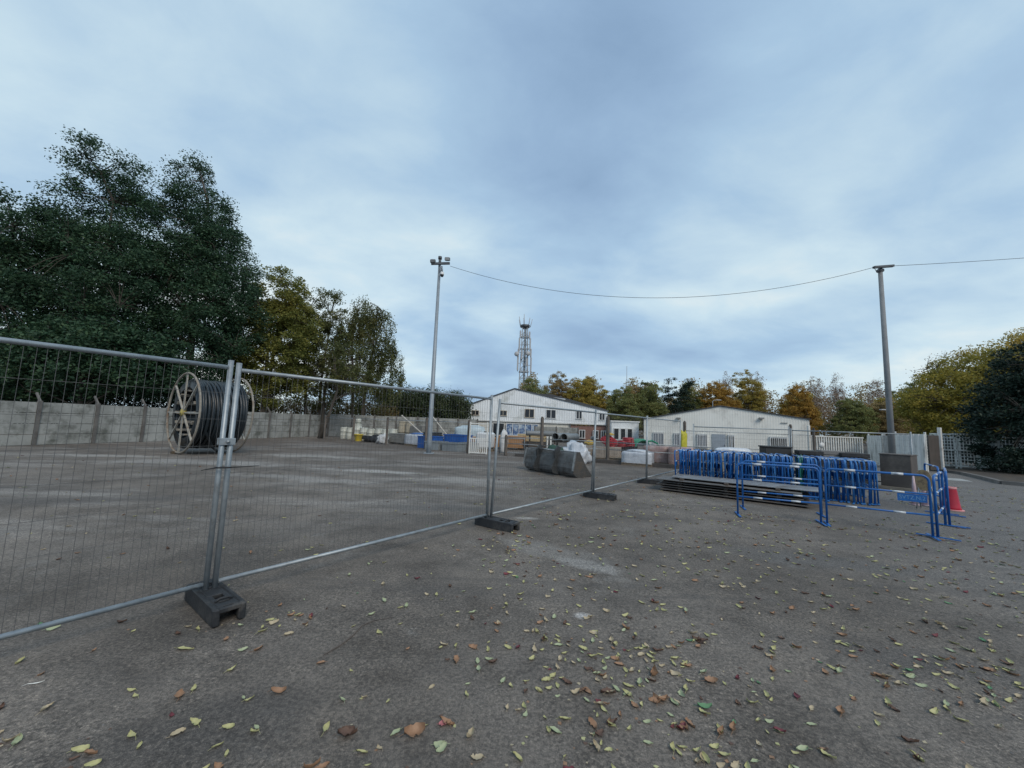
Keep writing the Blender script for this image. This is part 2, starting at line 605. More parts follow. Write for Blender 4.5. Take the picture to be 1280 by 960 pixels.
def fence_panel(label, height=1.98, rail_drop=0.035, base=0.17, tie=False):
    t = thing('mesh_fence', label, 'fence panel', group='wire mesh fence panels standing in rubber feet')
    r = 0.021
    for x in (0.0, PL):
        MB().tube([(x, 0, 0.03), (x, 0, height + 0.03)], r, 10).build('end_post', galv, t)
    MB().tube([(0.021, 0, height - rail_drop), (PL - 0.021, 0, height - rail_drop)], 0.0185, 10).build('top_rail', galv, t)
    MB().tube([(0.021, 0, base), (PL - 0.021, 0, base)], 0.0185, 10).build('bottom_rail', galv, t)
    m = MB()
    nv = 68
    for k in range(1, nv):
        x = PL * k / nv + random.uniform(-0.004, 0.004)
        b = random.uniform(-0.006, 0.006)
        m.tube([(x, 0.0, base), (x + b, 0.006 * random.uniform(-1, 1), height * 0.5), (x, 0.0, height - rail_drop)], 0.0013, 4, cap=False)
    for k in range(1, 8):
        z = base + (height - rail_drop - base) * k / 8
        m.tube([(0.02, 0.004, z), (PL * 0.5, 0.004 + 0.008 * random.uniform(-1, 1), z - 0.006), (PL - 0.02, 0.004, z)], 0.0013, 4, cap=False)
    m.build('wire_mesh', wire_m, t)
    return t


def set_panel(t, a, b, lean=0.0, z=0.0):
    d = Vector((b[0] - a[0], b[1] - a[1], 0))
    ang = math.atan2(d.y, d.x)
    t.location = (a[0], a[1], z)
    t.rotation_mode = 'XYZ'
    t.rotation_euler = (lean, 0, ang)
    t.scale = (d.length / PL, 1, 1)


def toward(a, b, off):
    d = Vector((b[0] - a[0], b[1] - a[1], 0)).normalized()
    return (a[0] + d.x * off, a[1] + d.y * off)


FP = [(-4.49, 0.62), (-2.50, 3.44), (-0.30, 6.28), (1.93, 9.02), (4.12, 11.72), (6.36, 14.5)]
P6 = (7.25, 15.3)
PLABEL = ['wire mesh fence panel running past the big cable drum to the photo edge',
          'wire mesh fence panel between the two nearest rubber feet',
          'wire mesh fence panel leaning a little, in front of the loader bucket',
          'wire mesh fence panel between the bucket and the white wrapped pallet',
          'wire mesh fence panel whose far end meets the stack of steel plates']
for i in range(5):
    a, b = toward(FP[i], FP[i + 1], 0.06 if i in (2, 3) else 0.032), toward(FP[i + 1], FP[i], 0.06 if i == 2 else 0.032)
    lean = [0.0, 0.0, 0.05, 0.012, 0.01][i]
    set_panel(fence_panel(PLABEL[i], height=(2.05, 2.035, 1.98, 1.98, 1.98)[i]), a, b, lean)
C1 = (10.05, 13.9)
C2 = (13.0, 12.55)
t = fence_panel('wire mesh fence panel behind the row of blue barriers, end towards the yellow sack', 1.86, 0.09)
set_panel(t, P6, toward(C1, P6, 0.03))
t = fence_panel('wire mesh fence panel behind the blue barriers, end beside the rusty steel crate', 1.80, 0.05)
set_panel(t, toward(C1, C2, 0.03), C2)

# clamps that couple two end posts, each a small bolted collar
def clamp_on(i, z, d):
    a = FP[i]
    dx = Vector((FP[i + 1][0] - FP[i - 1][0], FP[i + 1][1] - FP[i - 1][1], 0)).normalized()
    ang = math.atan2(dx.y, dx.x)
    t = thing('fence_clamp', d, 'clamp', (a[0], a[1], z), ang, 'bolted clamps coupling the fence posts')
    m = MB()
    m.box((0, -0.028, 0), (0.12, 0.012, 0.06), ch=0.003)
    m.box((0, 0.028, 0), (0.12, 0.012, 0.06), ch=0.003)
    m.build('clamp_plate', galv, t)
    b = MB()
    b.tube([(0, -0.055, 0), (0, 0.05, 0)], 0.008, 8)
    b.tube([(0, -0.052, 0), (0, -0.036, 0)], 0.015, 6)
    b.build('bolt', galv, t)


clamp_on(1, 1.36, 'steel clamp joining the two nearest fence posts in front of the cable drum')
clamp_on(3, 1.36, 'steel clamp joining two fence posts just past the loader bucket')
a = FP[1]
tie = MB()
tie.tube([(-0.15, -0.03, -0.02), (-0.05, -0.026, 0), (0.0, -0.024, 0.004), (0.06, -0.026, 0.006), (0.17, -0.02, 0.012), (0.27, 0.0, 0.018)], [0.003, 0.006, 0.007, 0.006, 0.005, 0.003], 6)
tie.tube([(-0.065, 0.0, 0), (-0.05, -0.024, 0), (0.05, -0.026, 0.002), (0.065, 0, 0.003), (0.05, 0.026, 0), (-0.05, 0.026, 0)], 0.006, 6, closed=True)
o = tag(tie.build('cable_tie', black_plastic), 'black cable tie with loose ends round the nearest pair of posts', 'cable tie')
place(o, (a[0] * 0.985, a[1] * 0.985, 1.14), R(15))


def rubber_foot(label):
    t = thing('rubber_foot', label, 'fence foot', group='black rubber feet under the fence')
    L, W, H = 0.72, 0.215, 0.135
    m = MB()
    for s in (-1, 1):
        m.box((0, s * (W / 2 - 0.017), H / 2), (L - 0.06, 0.034, H), ch=0.008)
        for e in (-1, 1):
            m.box((e * (L / 2 - 0.03), s * (W / 2 - 0.022), H / 2), (0.062, 0.05, H - 0.004), ch=0.012)
    # top deck with slots left open between the ribs
    for x0, x1 in ((-0.36, -0.325), (-0.30, -0.14), (-0.115, 0.05), (0.135, 0.21), (0.235, 0.31), (0.33, 0.362)):
        m.box(((x0 + x1) / 2, 0, H - 0.022), (x1 - x0, W - 0.07, 0.036), ch=0.006)
    for s in (-1, 1):
        m.box((0, s * (W / 2 - 0.053), H - 0.023), (L - 0.05, 0.042, 0.03), ch=0.004)
    m.box((-0.10, 0, 0.03), (0.3, W - 0.07, 0.05))
    m.build('foot_body', black_rubber, t)
    for e in (-1, 1):
        MB().tube([(e * 0.20, -0.06, H - 0.008), (e * 0.20, -0.03, H + 0.012), (e * 0.20, 0.03, H + 0.012), (e * 0.20, 0.06, H - 0.008)], 0.011, 8).build('carry_grip', black_rubber, t)
    return t


FLAB = ['black rubber foot under the nearest pair of fence posts, its hollow end open',
        'black rubber foot of the second pair of posts, brown leaves along its side',
        'black rubber foot of the fence posts just past the loader bucket',
        'low muddy rubber foot of the fence post near the stacked steel plates']
feet = [rubber_foot(FLAB[0])]
for k in range(1, 4):
    feet.append(dup(feet[0], label=FLAB[k]))
for k, (f_, ang, sh) in enumerate(zip(feet, (-37, -34, -30, -22), (0.13, 0.17, 0.17, 0.1))):
    q = FP[k + 1]
    place(f_, (q[0] + sh * math.cos(R(ang)), q[1] + sh * math.sin(R(ang)), -0.004), R(ang))

# ---------------------------------------------------------------- cable drum
cream = mat('drum_cream_paint', (0.31, 0.285, 0.24), (0.18, 0.16, 0.13), 0.7, scale=4, dirt=(0.17, 0.11, 0.07), dscale=3, dthr=0.56)
spoke_m = mat('drum_spoke_paint', (0.44, 0.43, 0.38), (0.28, 0.27, 0.235), 0.7, scale=5, dirt=(0.2, 0.13, 0.08), dscale=4, dthr=0.58)
duct = mat('dark_duct', (0.016, 0.024, 0.030), (0.009, 0.014, 0.018), 0.38, scale=3)
drum = thing('cable_drum', 'huge cream steel spoked drum wound with black duct', 'cable drum', (-12.72, 15.02, 0), 0)
ax = Vector((0.53, 0.848, 0)).normalized()
drum.rotation_euler = (0, 0, math.atan2(ax.y, ax.x))      # local x is the drum's axle
RD, WD = 1.6, 1.78
for x in (0.0, WD):
    rim = MB()
    rim.tube([(x, RD * 0.965 * math.cos(a), RD + RD * 0.965 * math.sin(a)) for a in np.linspace(0, 2 * PI, 64, endpoint=False)], 0.04, 8, closed=True)
    fo = rim.build('flange_rim', cream, drum)
    for k in range(4):
        a = PI / 2 + k * PI / 4
        d = Vector((0, math.cos(a), math.sin(a)))
        c0 = Vector((x, 0, RD))
        MB().beam(c0 - d * (RD - 0.06) + Vector((0.004 * k, 0, 0)), c0 + d * (RD - 0.06) + Vector((0.004 * k, 0, 0)), 0.06, 0.045).build('spoke', spoke_m, fo)
    hb = MB()
    hb.tube([(x - 0.07, 0, RD), (x + 0.07, 0, RD)], 0.13, 16)
    hb.tube([(x - 0.09, 0, RD), (x + 0.09, 0, RD)], 0.05, 12)
    hb.build('hub', mat('yellow_hub', (0.42, 0.36, 0.10), (0.25, 0.2, 0.07), 0.7), fo)
MB().tube([(0, 0, RD), (WD, 0, RD)], 0.045, 12).build('axle', galv, drum)
core = MB()
for k in range(14):
    a = 2 * PI * k / 14
    core.box((WD / 2, 0.88 * math.cos(a), RD + 0.88 * math.sin(a)), (WD - 0.06, 0.12, 0.04), M=Matrix.Rotation(a + PI / 2, 3, 'X'))
core.build('core_slats', mat('drum_slats', (0.3, 0.28, 0.24), (0.16, 0.15, 0.13), 0.8, scale=4), drum)
wind = MB()
wind.lathe([(1.0, 0.06), (1.24, 0.06), (1.24, WD - 0.06), (1.0, WD - 0.06), (1.0, 0.06)], 40, (0, 0, RD), Matrix.Rotation(PI / 2, 3, 'Y'), True, False)
pr = 0.055
for layer, rr in enumerate((1.02, 1.12, 1.22, 1.31)):
    nw = int((WD - 0.16) / (2 * pr))
    for k in range(nw):
        x = 0.1 + pr + k * (WD - 0.2 - 2 * pr) / (nw - 1) + (pr if layer % 2 else 0) * 0.3
        if layer < 3 and 0 < k < nw - 1:
            continue
        off = 0.03 * math.sin(k * 1.7 + layer)
        wind.tube([(x + 0.035 * math.sin(a + k), (rr + off * 0.3) * math.cos(a), RD - 0.02 + (rr + off * 0.3) * math.sin(a)) for a in np.linspace(0, 2 * PI, 60, endpoint=False)], pr, 8, closed=True)
wind.build('wound_duct', duct, drum)
lo = MB()
lo.tube([(0.35, -1.36 * math.cos(a), RD + 1.36 * math.sin(a)) for a in np.linspace(0.9, -0.5, 14)] + [(0.75, -0.9, 0.3), (1.1, -0.5, 0.1), (1.4, -0.9, 0.06)], 0.045, 8)
lo.build('loose_end', duct, drum)
ch = MB()
ch.box((0.0, 0.32, 0.05), (0.22, 0.18, 0.1), ch=0.01)
tag(ch.build('wheel_chock', mat('chock_wood', (0.10, 0.075, 0.05), None, 0.9)), 'dark wooden chock against the rim of the cable drum', 'chock')
bpy.data.objects['wheel_chock'].matrix_world = drum.matrix_basis

# ---------------------------------------------------------------- blue barriers
blue = mat('blue_paint', (0.012, 0.13, 0.40), (0.007, 0.08, 0.28), 0.45, scale=6, dirt=(0.10, 0.12, 0.16), dscale=6, dthr=0.66)
blue2 = mat('faded_blue_paint', (0.05, 0.21, 0.48), (0.016, 0.12, 0.34), 0.5, scale=6, dirt=(0.25, 0.28, 0.32), dscale=7, dthr=0.62)
green = mat('green_paint', (0.012, 0.16, 0.13), (0.008, 0.10, 0.09), 0.5, scale=6)
reflect = mat('white_reflective', (0.66, 0.69, 0.70), (0.46, 0.50, 0.54), 0.4, scale=8, dirt=(0.22, 0.26, 0.34), dscale=7, dthr=0.55)
BL, BH = 1.5, 1.0


def arch(L, H, rc, n=6):
    pts = [(0, 0, 0.02), (0, 0, H - rc)]
    pts += [(rc - rc * math.cos(a), 0, H - rc + rc * math.sin(a)) for a in np.linspace(0, PI / 2, n)][1:]
    pts += [(L - rc + rc * math.sin(a), 0, H - rc + rc * math.cos(a)) for a in np.linspace(0, PI / 2, n)]
    pts += [(L, 0, 0.02)]
    return pts


def barrier(label, group=None, plate=False, L=BL, rails=(0.36, 0.70)):
    t = thing('crowd_barrier', label, 'barrier', group=group)
    MB().tube(arch(L, BH, 0.10), 0.019, 10).build('frame', blue, t)
    for z in rails:
        rl = MB().tube([(0, 0, z), (L, 0, z)], 0.015, 8).build('rail', blue, t)
        for x in (0.20 * L, 0.66 * L):
            MB().tube([(x, 0, z), (x + 0.17, 0, z)], 0.0172, 8).build('reflective_band', reflect, rl)
    for x in (0.20 * L, 0.66 * L):
        MB().tube([(x, 0, BH), (x + 0.17, 0, BH)], 0.0212, 8).build('reflective_band', reflect, t)
    for x in (0.0, L):
        MB().box((x, 0, 0.02), (0.045, 0.5, 0.014)).build('foot_bar', blue, t)
    if plate:
        pl = MB().box((L - 0.24, -0.004, rails[1] - 0.082), (0.4, 0.006, 0.125)).build('name_plate', blue, t)
        cu = bpy.data.curves.new('lettering', 'FONT')
        cu.body = 'SVTZ.N.2'
        cu.size = 0.088
        cu.extrude = 0.001
        cu.align_x = 'CENTER'
        cu.align_y = 'CENTER'
        tmp = bpy.data.objects.new('lettering', cu)
        COL.objects.link(tmp)
        dg = bpy.context.evaluated_depsgraph_get()
        me = bpy.data.meshes.new_from_object(tmp.evaluated_get(dg))
        bpy.data.objects.remove(tmp)
        lt = bpy.data.objects.new('lettering', me)
        COL.objects.link(lt)
        me.materials.clear()
        me.materials.append(mat('plate_letter_paint', (0.16, 0.32, 0.52), (0.10, 0.24, 0.44), 0.6))
        lt.parent = pl
        lt.location = (L - 0.24, -0.009, rails[1] - 0.082)
        lt.rotation_euler = (PI / 2, 0, 0)
    return t


def span(t, a, b, L=BL, z=0.0):
    d = Vector((b[0] - a[0], b[1] - a[1]))
    t.location = (a[0], a[1], z)
    t.rotation_euler = (0, 0, math.atan2(d.y, d.x))
    t.scale = (d.length / L, 1, 1)


GB = 'blue barriers standing as a fence round the stack'
span(barrier('blue tubular barrier standing in front of the stacked steel plates', GB), (4.50, 7.72), (5.74, 7.24))
span(barrier('blue tubular barrier with a small lettered plate under its middle rail', GB, plate=True), (5.82, 7.20), (6.98, 6.50))
span(barrier('blue tubular barrier close behind the first one, pushed against the stacked barriers', GB), (5.02, 8.42), (6.30, 7.92))
span(barrier('blue tubular side barrier meeting the lettered one at the corner', GB), (7.06, 6.50), (8.22, 7.42))
span(barrier('blue tubular side barrier next to the red plastic cone', GB), (8.30, 7.42), (9.42, 8.44))
span(barrier('blue tubular side barrier at the far end beside the rusty steel crate', GB), (9.48, 8.62), (10.42, 9.78))

# the long row of stored barriers, all standing upright side by side
GS = 'blue barriers stored upright in a tight row'
r0, r1 = Vector((4.93, 11.5)), Vector((8.86, 9.38))
rdir = (r1 - r0).normalized()
back = Vector((0.50, 0.866))


def stored(material, label):
    t = thing('stored_barrier', label, 'barrier', group=GS)
    m = MB().tube(arch(BL, BH, 0.10, 5), 0.0185, 8)
    for z in (0.36, 0.70):
        m.tube([(0, 0, z), (BL, 0, z)], 0.0145, 6)
    m.build('frame', material, t)
    for z, x in ((0.36, 0.06), (0.70, 0.06), (BH, 0.2)):
        MB().tube([(x, 0, z), (x + 0.24, 0, z)], 0.0207 if z == BH else 0.0172, 6).build('reflective_band', reflect, t)
    for x in (0.0, BL):
        MB().box((x, 0.0, 0.012), (0.04, 0.42, 0.012), rz=R(90 if x else 80)).build('foot_bar', material, t)
    pl = MB()
    pl.box((0.2, 0.0, 0.625), (0.36, 0.008, 0.12))
    pl.build('name_plate', material, t)
    return t


SB = {'b': stored(blue, 'dark blue tubular barrier stored upright in the tight row'),
      'f': stored(blue2, 'paler, scuffed blue tubular barrier stored upright in the tight row'),
      'g': stored(green, 'green painted tubular barrier among the blue ones in the row')}
SB['f']['group'] = 'scuffed pale blue barriers in the stored row'
SB['g']['group'] = 'green barriers in the stored row'
first = {k: True for k in SB}
NB = 92
for i in range(NB):
    k = 'g' if i in (60, 61) else ('f' if random.random() < 0.48 else 'b')
    q = r0.lerp(r1, (i + random.uniform(-0.2, 0.2)) / (NB - 1)) + back * random.uniform(-0.16, 0.16)
    if first[k]:
        o = SB[k]
        first[k] = False
    else:
        o = dup(SB[k])
    o.location = (q.x, q.y, random.uniform(0, 0.012))
    o.rotation_euler = (R(random.uniform(-3.5, 3.5)), R(random.uniform(-0.6, 0.6)), math.atan2(back.y, back.x) + R(random.uniform(-7, 7)))

# ---------------------------------------------------------------- stacked steel plates
plate_m = mat('road_plate_steel', (0.17, 0.16, 0.15), (0.09, 0.085, 0.08), 0.55, 0.35, scale=2.2, dirt=(0.16, 0.10, 0.06), dscale=1.5, dthr=0.6, bump=0.2, bscale=90)
top_m = mat('road_plate_worn_steel', (0.33, 0.34, 0.35), (0.20, 0.205, 0.21), 0.5, 0.4, scale=1.8, dirt=(0.14, 0.12, 0.10), dscale=1.6, dthr=0.56, bump=0.2, bscale=90)
batten_m = mat('old_timber', (0.085, 0.065, 0.05), (0.045, 0.036, 0.03), 0.9, scale=4, stretch=(1, 6, 6))
pa = math.atan2(8.66 - 10.5, 6.55 - 3.99)
plab = ['lowest rusty steel road plate of the stack, lying on battens', 'second rusty steel road plate up from the ground in the stack', 'third rusty steel road plate up from the ground in the stack', 'fourth rusty steel road plate up, third below the top one', 'fifth rusty steel road plate up, just below the top one', 'topmost pale worn steel road plate on the stack of plates']
for k in range(6):
    z = 0.035 + k * 0.062
    ox, oy = (random.uniform(-0.09, 0.09), random.uniform(-0.05, 0.05)) if k < 5 else (0.27, 0.22)
    a = pa + R(random.uniform(-1.2, 1.2))
    c0 = Vector((3.99 + 1.6 * math.cos(pa), 10.5 + 1.6 * math.sin(pa)))
    lx = Vector((math.cos(pa), math.sin(pa)))
    ly = Vector((-math.sin(pa), math.cos(pa)))
    q = c0 + lx * ox + ly * (0.45 + oy)
    pl = MB()
    pl.box((0, 0, 0), (3.16, 0.9, 0.02), ch=0.004)
    pl = tag(pl.build('steel_plate', top_m if k == 5 else plate_m), plab[k], 'steel plate', 'steel road plates stacked flat')
    place(pl, (q.x, q.y, z + 0.012), a)
    for e in (-1.05, 0.0, 1.05):
        q2 = c0 + lx * (e + 0.02 * random.uniform(-1, 1)) + ly * 0.46
        bt = MB().box((0, 0, 0), (0.09, 0.8, 0.0395), ch=0.003)
        bt = tag(bt.build('timber_batten', batten_m), 'short dark batten spacing the stacked steel plates apart', 'batten', 'dark battens between the stacked steel plates')
        place(bt, (q2.x, q2.y, z - 0.0185), pa)

# rusty steel crate behind the barriers
rust = mat('grey_rusted_sheet', (0.115, 0.10, 0.088), (0.075, 0.066, 0.06), 0.8, 0.1, scale=1.3, dirt=(0.17, 0.15, 0.13), dscale=1.1, dthr=0.55, bump=0.2, bscale=20)
cr_ = thing('steel_crate', 'square grey-brown rusty steel crate beside the blue barriers', 'crate', (12.0, 12.62, 0), R(-55))
MB().box((0.36, 0.45, 0.57), (0.72, 0.9, 1.0), ch=0.012).build('body', rust, cr_)
b_ = MB()
for x in (0.03, 0.69):
    b_.box((x, 0.45, 0.035), (0.06, 0.9, 0.07))
b_.build('skid', batten_m, cr_)
b_ = MB()
b_.box((0.36, 0.45, 1.085), (0.75, 0.93, 0.03), ch=0.006)
b_.build('rim', rust, cr_)
b_ = MB().beam((-0.1, -0.08, 0.05), (0.8, -0.1, 0.05), 0.07, 0.07)
b_.build('front_bearer', mat('pale_timber', (0.34, 0.30, 0.24), (0.2, 0.17, 0.13), 0.85, stretch=(1, 8, 8)), cr_)

# red cone and the sign kept behind the barrier
cn = thing('traffic_cone', 'dull red blunt plastic cone standing beside the blue side barrier', 'cone', (10.27, 9.12, 0))
cn.scale = (0.86, 0.86, 0.9)
redp = mat('red_plastic', (0.46, 0.012, 0.035), (0.33, 0.01, 0.026), 0.4, scale=3)
pinkp = mat('faded_pink_plastic', (0.62, 0.30, 0.30), (0.5, 0.2, 0.2), 0.6)
MB().lathe([(0.195, 0.02), (0.175, 0.08), (0.125, 0.52), (0.12, 0.56), (0.105, 0.56), (0.10, 0.4)], 24).build('cone_body', redp, cn)
MB().lathe([(0.14, 0.0), (0.235, 0.0), (0.235, 0.025), (0.19, 0.03)], 24).build('cone_base', pinkp, cn)
MB().lathe([(0.125, 0.535), (0.131, 0.55), (0.125, 0.585), (0.106, 0.585), (0.106, 0.5)], 24).build('cone_collar', pinkp, cn)
sg = thing('warning_sign', 'weathered tan oval board sign propped behind the blue side barrier', 'sign', (9.60, 9.05, 0), R(-62))
m_ = MB()
pts_ = [(0.14 * math.cos(a), 0.66 + 0.24 * math.sin(a)) for a in np.linspace(0, 2 * PI, 24, endpoint=False)]
m_.prism(pts_, -0.012, 0.0)
m_.build('sign_board', mat('tan_board', (0.42, 0.30, 0.16), (0.25, 0.17, 0.10), 0.75, scale=9, dirt=(0.08, 0.06, 0.05), dscale=6, dthr=0.55), sg)
m_ = MB()
m_.tube([(-0.09, 0.01, 0.6), (-0.15, 0.25, 0.0)], 0.012, 6)
m_.tube([(0.09, 0.01, 0.6), (0.15, 0.25, 0.0)], 0.012, 6)
m_.tube([(-0.09, 0.008, 0.5), (-0.14, -0.05, 0.0)], 0.012, 6)
m_.tube([(0.09, 0.008, 0.5), (0.14, -0.05, 0.0)], 0.012, 6)
m_.build('stand', galv, sg)
pale = mat('pale_pink_plastic', (0.62, 0.5, 0.52), (0.5, 0.36, 0.38), 0.6)
for k, (dx, dy, lb) in enumerate(((0.0, 0.0, 'small faded pink cone behind the tan board sign, close to the crate'), (0.22, -0.02, 'small faded pink cone behind the tan board sign, close to the side barriers'))):
    t = thing('small_cone', lb, 'cone', (9.95 + dx, 9.62 + dy, 0), 0, 'small pink cones by the tan sign')
    t.scale = (0.62, 0.62, 0.85)
    MB().lathe([(0.10, 0.02), (0.03, 0.82), (0.0, 0.83)], 16).build('cone_body', pale, t)
    MB().box((0, 0, 0.012), (0.26, 0.26, 0.024), ch=0.006).build('cone_base', pale, t)

# ---------------------------------------------------------------- loader bucket
buck_m = mat('bucket_steel', (0.165, 0.175, 0.175), (0.07, 0.075, 0.077), 0.55, 0.1, scale=2.5, dirt=(0.055, 0.05, 0.045), dscale=2, dthr=0.52, bump=0.3, bscale=25)
worn = mat('worn_bright_steel', (0.42, 0.43, 0.43), (0.2, 0.2, 0.2), 0.35, 0.7, scale=6)
bk = thing('loader_bucket', 'dark grey steel loader bucket lying on the yard, ribbed back showing', 'bucket', (1.36, 13.22, 0), math.atan2(-1.95, 1.5))
BW = 2.35
prof = [(0.02, 0.80), (-0.02, 0.74), (-0.09, 0.50), (-0.12, 0.30), (-0.09, 0.14), (0.02, 0.04), (0.16, 0.0), (0.78, 0.0)]
m_ = MB()
th = 0.025
inner = [(x + (th if z > 0.05 else 0.0), z + (th if z < 0.3 else 0.0)) for x, z in prof]
loop = prof + inner[::-1]
# local x along the width, local y the opening direction
vs = []
for xx in (-BW / 2, BW / 2):
    vs += [(xx, a, b) for a, b in loop]
n_ = len(loop)
m_.add(vs, [(i, n_ + i, n_ + (i + 1) % n_, (i + 1) % n_) for i in range(n_)])
m_.build('shell', buck_m, bk)
side = [(0.02, 0.80), (0.20, 0.80), (0.50, 0.34), (0.80, 0.02), (0.16, -0.0), (0.02, 0.04), (-0.09, 0.14), (-0.12, 0.30), (-0.09, 0.5), (-0.02, 0.74)]
for xx in (-BW / 2, BW / 2):
    s_ = MB()
    vs = [(xx - 0.014, a, b) for a, b in side] + [(xx + 0.014, a, b) for a, b in side]
    n_ = len(side)
    s_.add(vs, [tuple(range(n_)), tuple(range(2 * n_ - 1, n_ - 1, -1))] + [(i, n_ + i, n_ + (i + 1) % n_, (i + 1) % n_) for i in range(n_)])
    s_.build('side_plate', mat('bucket_muddy_steel', (0.085, 0.082, 0.076), (0.04, 0.039, 0.036), 0.7, 0.2, dirt=(0.10, 0.08, 0.06), dscale=3), bk)
rib = [(0.06, 0.90), (-0.10, 0.95), (-0.24, 0.78), (-0.21, 0.55), (-0.38, 0.24), (-0.30, 0.10), (-0.08, 0.03), (0.02, 0.04), (-0.09, 0.14), (-0.12, 0.30), (-0.09, 0.5), (-0.02, 0.74)]
for xx in (-0.42, 0.46):
    s_ = MB()
    vs = [(xx - 0.03, a, b) for a, b in rib] + [(xx + 0.03, a, b) for a, b in rib]
    n_ = len(rib)
    s_.add(vs, [tuple(range(n_)), tuple(range(2 * n_ - 1, n_ - 1, -1))] + [(i, n_ + i, n_ + (i + 1) % n_, (i + 1) % n_) for i in range(n_)])
    s_.build('hook_plate', mat('bucket_dark_steel', (0.06, 0.064, 0.066), (0.03, 0.033, 0.035), 0.5, 0.3), bk)
MB().tube([(-0.42, -0.1, 0.80), (0.46, -0.1, 0.80)], 0.035, 10).build('hitch_bar', worn, bk)
MB().box((0, 0.11, 0.79), (BW, 0.20, 0.025)).build('top_lip', buck_m, bk)
MB().box((0, 0.82, 0.012), (BW + 0.06, 0.16, 0.03)).build('cutting_edge', worn, bk)
for xx in (-BW / 2 - 0.02, BW / 2 + 0.02):
    MB().beam((xx, -0.13, 0.22), (xx, -0.01, 0.80), 0.035, 0.07).build('wear_strip', worn, bk)

# ---------------------------------------------------------------- concrete panel wall
conc = mat('wall_concrete', (0.35, 0.355, 0.335), (0.22, 0.225, 0.21), 0.9, scale=1.3, dirt=(0.11, 0.115, 0.10), dscale=1.1, dthr=0.54, bump=0.25, bscale=25)
conc_d = mat('post_concrete', (0.16, 0.152, 0.14), (0.09, 0.085, 0.08), 0.9, scale=2, dirt=(0.07, 0.06, 0.055), dscale=1.5, dthr=0.56)


def plank_wall(label, a, b, bay, h, rows, arm=True):
    a, b = Vector((*a, 0)), Vector((*b, 0))
    n = max(1, round((b - a).length / bay))
    d = (b - a).normalized()
    ang = math.atan2(d.y, d.x)
    t = thing('concrete_wall', label, 'wall', a, ang, 'concrete plank walls round the yard')
    L = (b - a).length / n
    for k in range(n + 1):
        m = MB().box((k * L, 0, h / 2 + 0.03), (0.13, 0.15, h + 0.06), ch=0.01)
        if arm:
            m.beam((k * L, 0, h + 0.04), (k * L, 0.30, h + 0.40), 0.065, 0.065)
        m.build('wall_post', conc_d, t)
    for k in range(n):
        m = MB()
        dz = random.uniform(-0.02, 0.02)
        for r_ in range(rows):
            hh = h / rows
            m.box((k * L + L / 2, random.uniform(-0.008, 0.008), hh * r_ + hh / 2 + dz * 0.3), (L - 0.14, 0.05, hh - 0.018), ch=0.006)
        m.build('wall_bay', conc, t)
    return t


plank_wall('long pale concrete plank wall with cranked posts behind the cable drum', (-22.4, 7.0), (-16.0, 33.6), 1.95, 1.82, 4)
plank_wall('grey concrete plank wall standing behind the white barrels and crates', (-15.85, 33.75), (-3.2, 37.4), 2.0, 1.95, 4, arm=False)
plank_wall('short low concrete plank wall in front of the brick facade', (2.6, 41.5), (7.2, 41.2), 2.2, 1.5, 3, arm=False)

# ---------------------------------------------------------------- buildings
white_clad = mat('white_cladding', (0.80, 0.83, 0.84), (0.70, 0.73, 0.74), 0.55, scale=0.6, dirt=(0.50, 0.52, 0.50), dscale=0.5, dthr=0.56)
cream_clad = mat('cream_cladding', (0.78, 0.78, 0.73), (0.68, 0.68, 0.63), 0.6, scale=0.6, dirt=(0.50, 0.49, 0.45), dscale=0.5, dthr=0.58)
cream_wall = mat('cream_render', (0.62, 0.60, 0.53), (0.50, 0.48, 0.43), 0.9, scale=0.7)
roof_m = mat('dark_roofing', (0.065, 0.07, 0.08), (0.04, 0.044, 0.05), 0.75, scale=1.0)
trim_m = mat('dark_trim', (0.07, 0.075, 0.08), None, 0.6)
white_f = mat('white_frame', (0.72, 0.73, 0.72), (0.6, 0.61, 0.6), 0.5)
sill_m = mat('stained_frame', (0.52, 0.46, 0.37), (0.36, 0.31, 0.25), 0.7)
gl_m, gnt, p = nodes_of('window_glass')
p.inputs['Base Color'].default_value = (0.018, 0.021, 0.025, 1)
p.inputs['Roughness'].default_value = 0.08
gl2, gnt, p = nodes_of('pale_window_glass')
p.inputs['Base Color'].default_value = (0.16, 0.20, 0.26, 1)
p.inputs['Roughness'].default_value = 0.12


def brick_mat():
    m, nt, p = nodes_of('red_brick')
    tc_ = nd(nt, 'ShaderNodeTexCoord')
    mp = nd(nt, 'ShaderNodeMapping')
    mp.inputs['Rotation'].default_value = (PI / 2, 0, 0)
    nt.links.new(tc_.outputs['Object'], mp.inputs[0])
    b = nd(nt, 'ShaderNodeTexBrick')
    b.inputs['Color1'].default_value = (0.23, 0.085, 0.06, 1)
    b.inputs['Color2'].default_value = (0.16, 0.06, 0.045, 1)
    b.inputs['Mortar'].default_value = (0.26, 0.22, 0.19, 1)
    b.inputs['Scale'].default_value = 1.0
    b.inputs['Brick Width'].default_value = 0.23
    b.inputs['Row Height'].default_value = 0.075
    b.inputs['Mortar Size'].default_value = 0.01
    nt.links.new(mp.outputs[0], b.inputs['Vector'])
    nt.links.new(b.outputs[0], p.inputs['Base Color'])
    p.inputs['Roughness'].default_value = 0.9
    return m


brick = brick_mat()


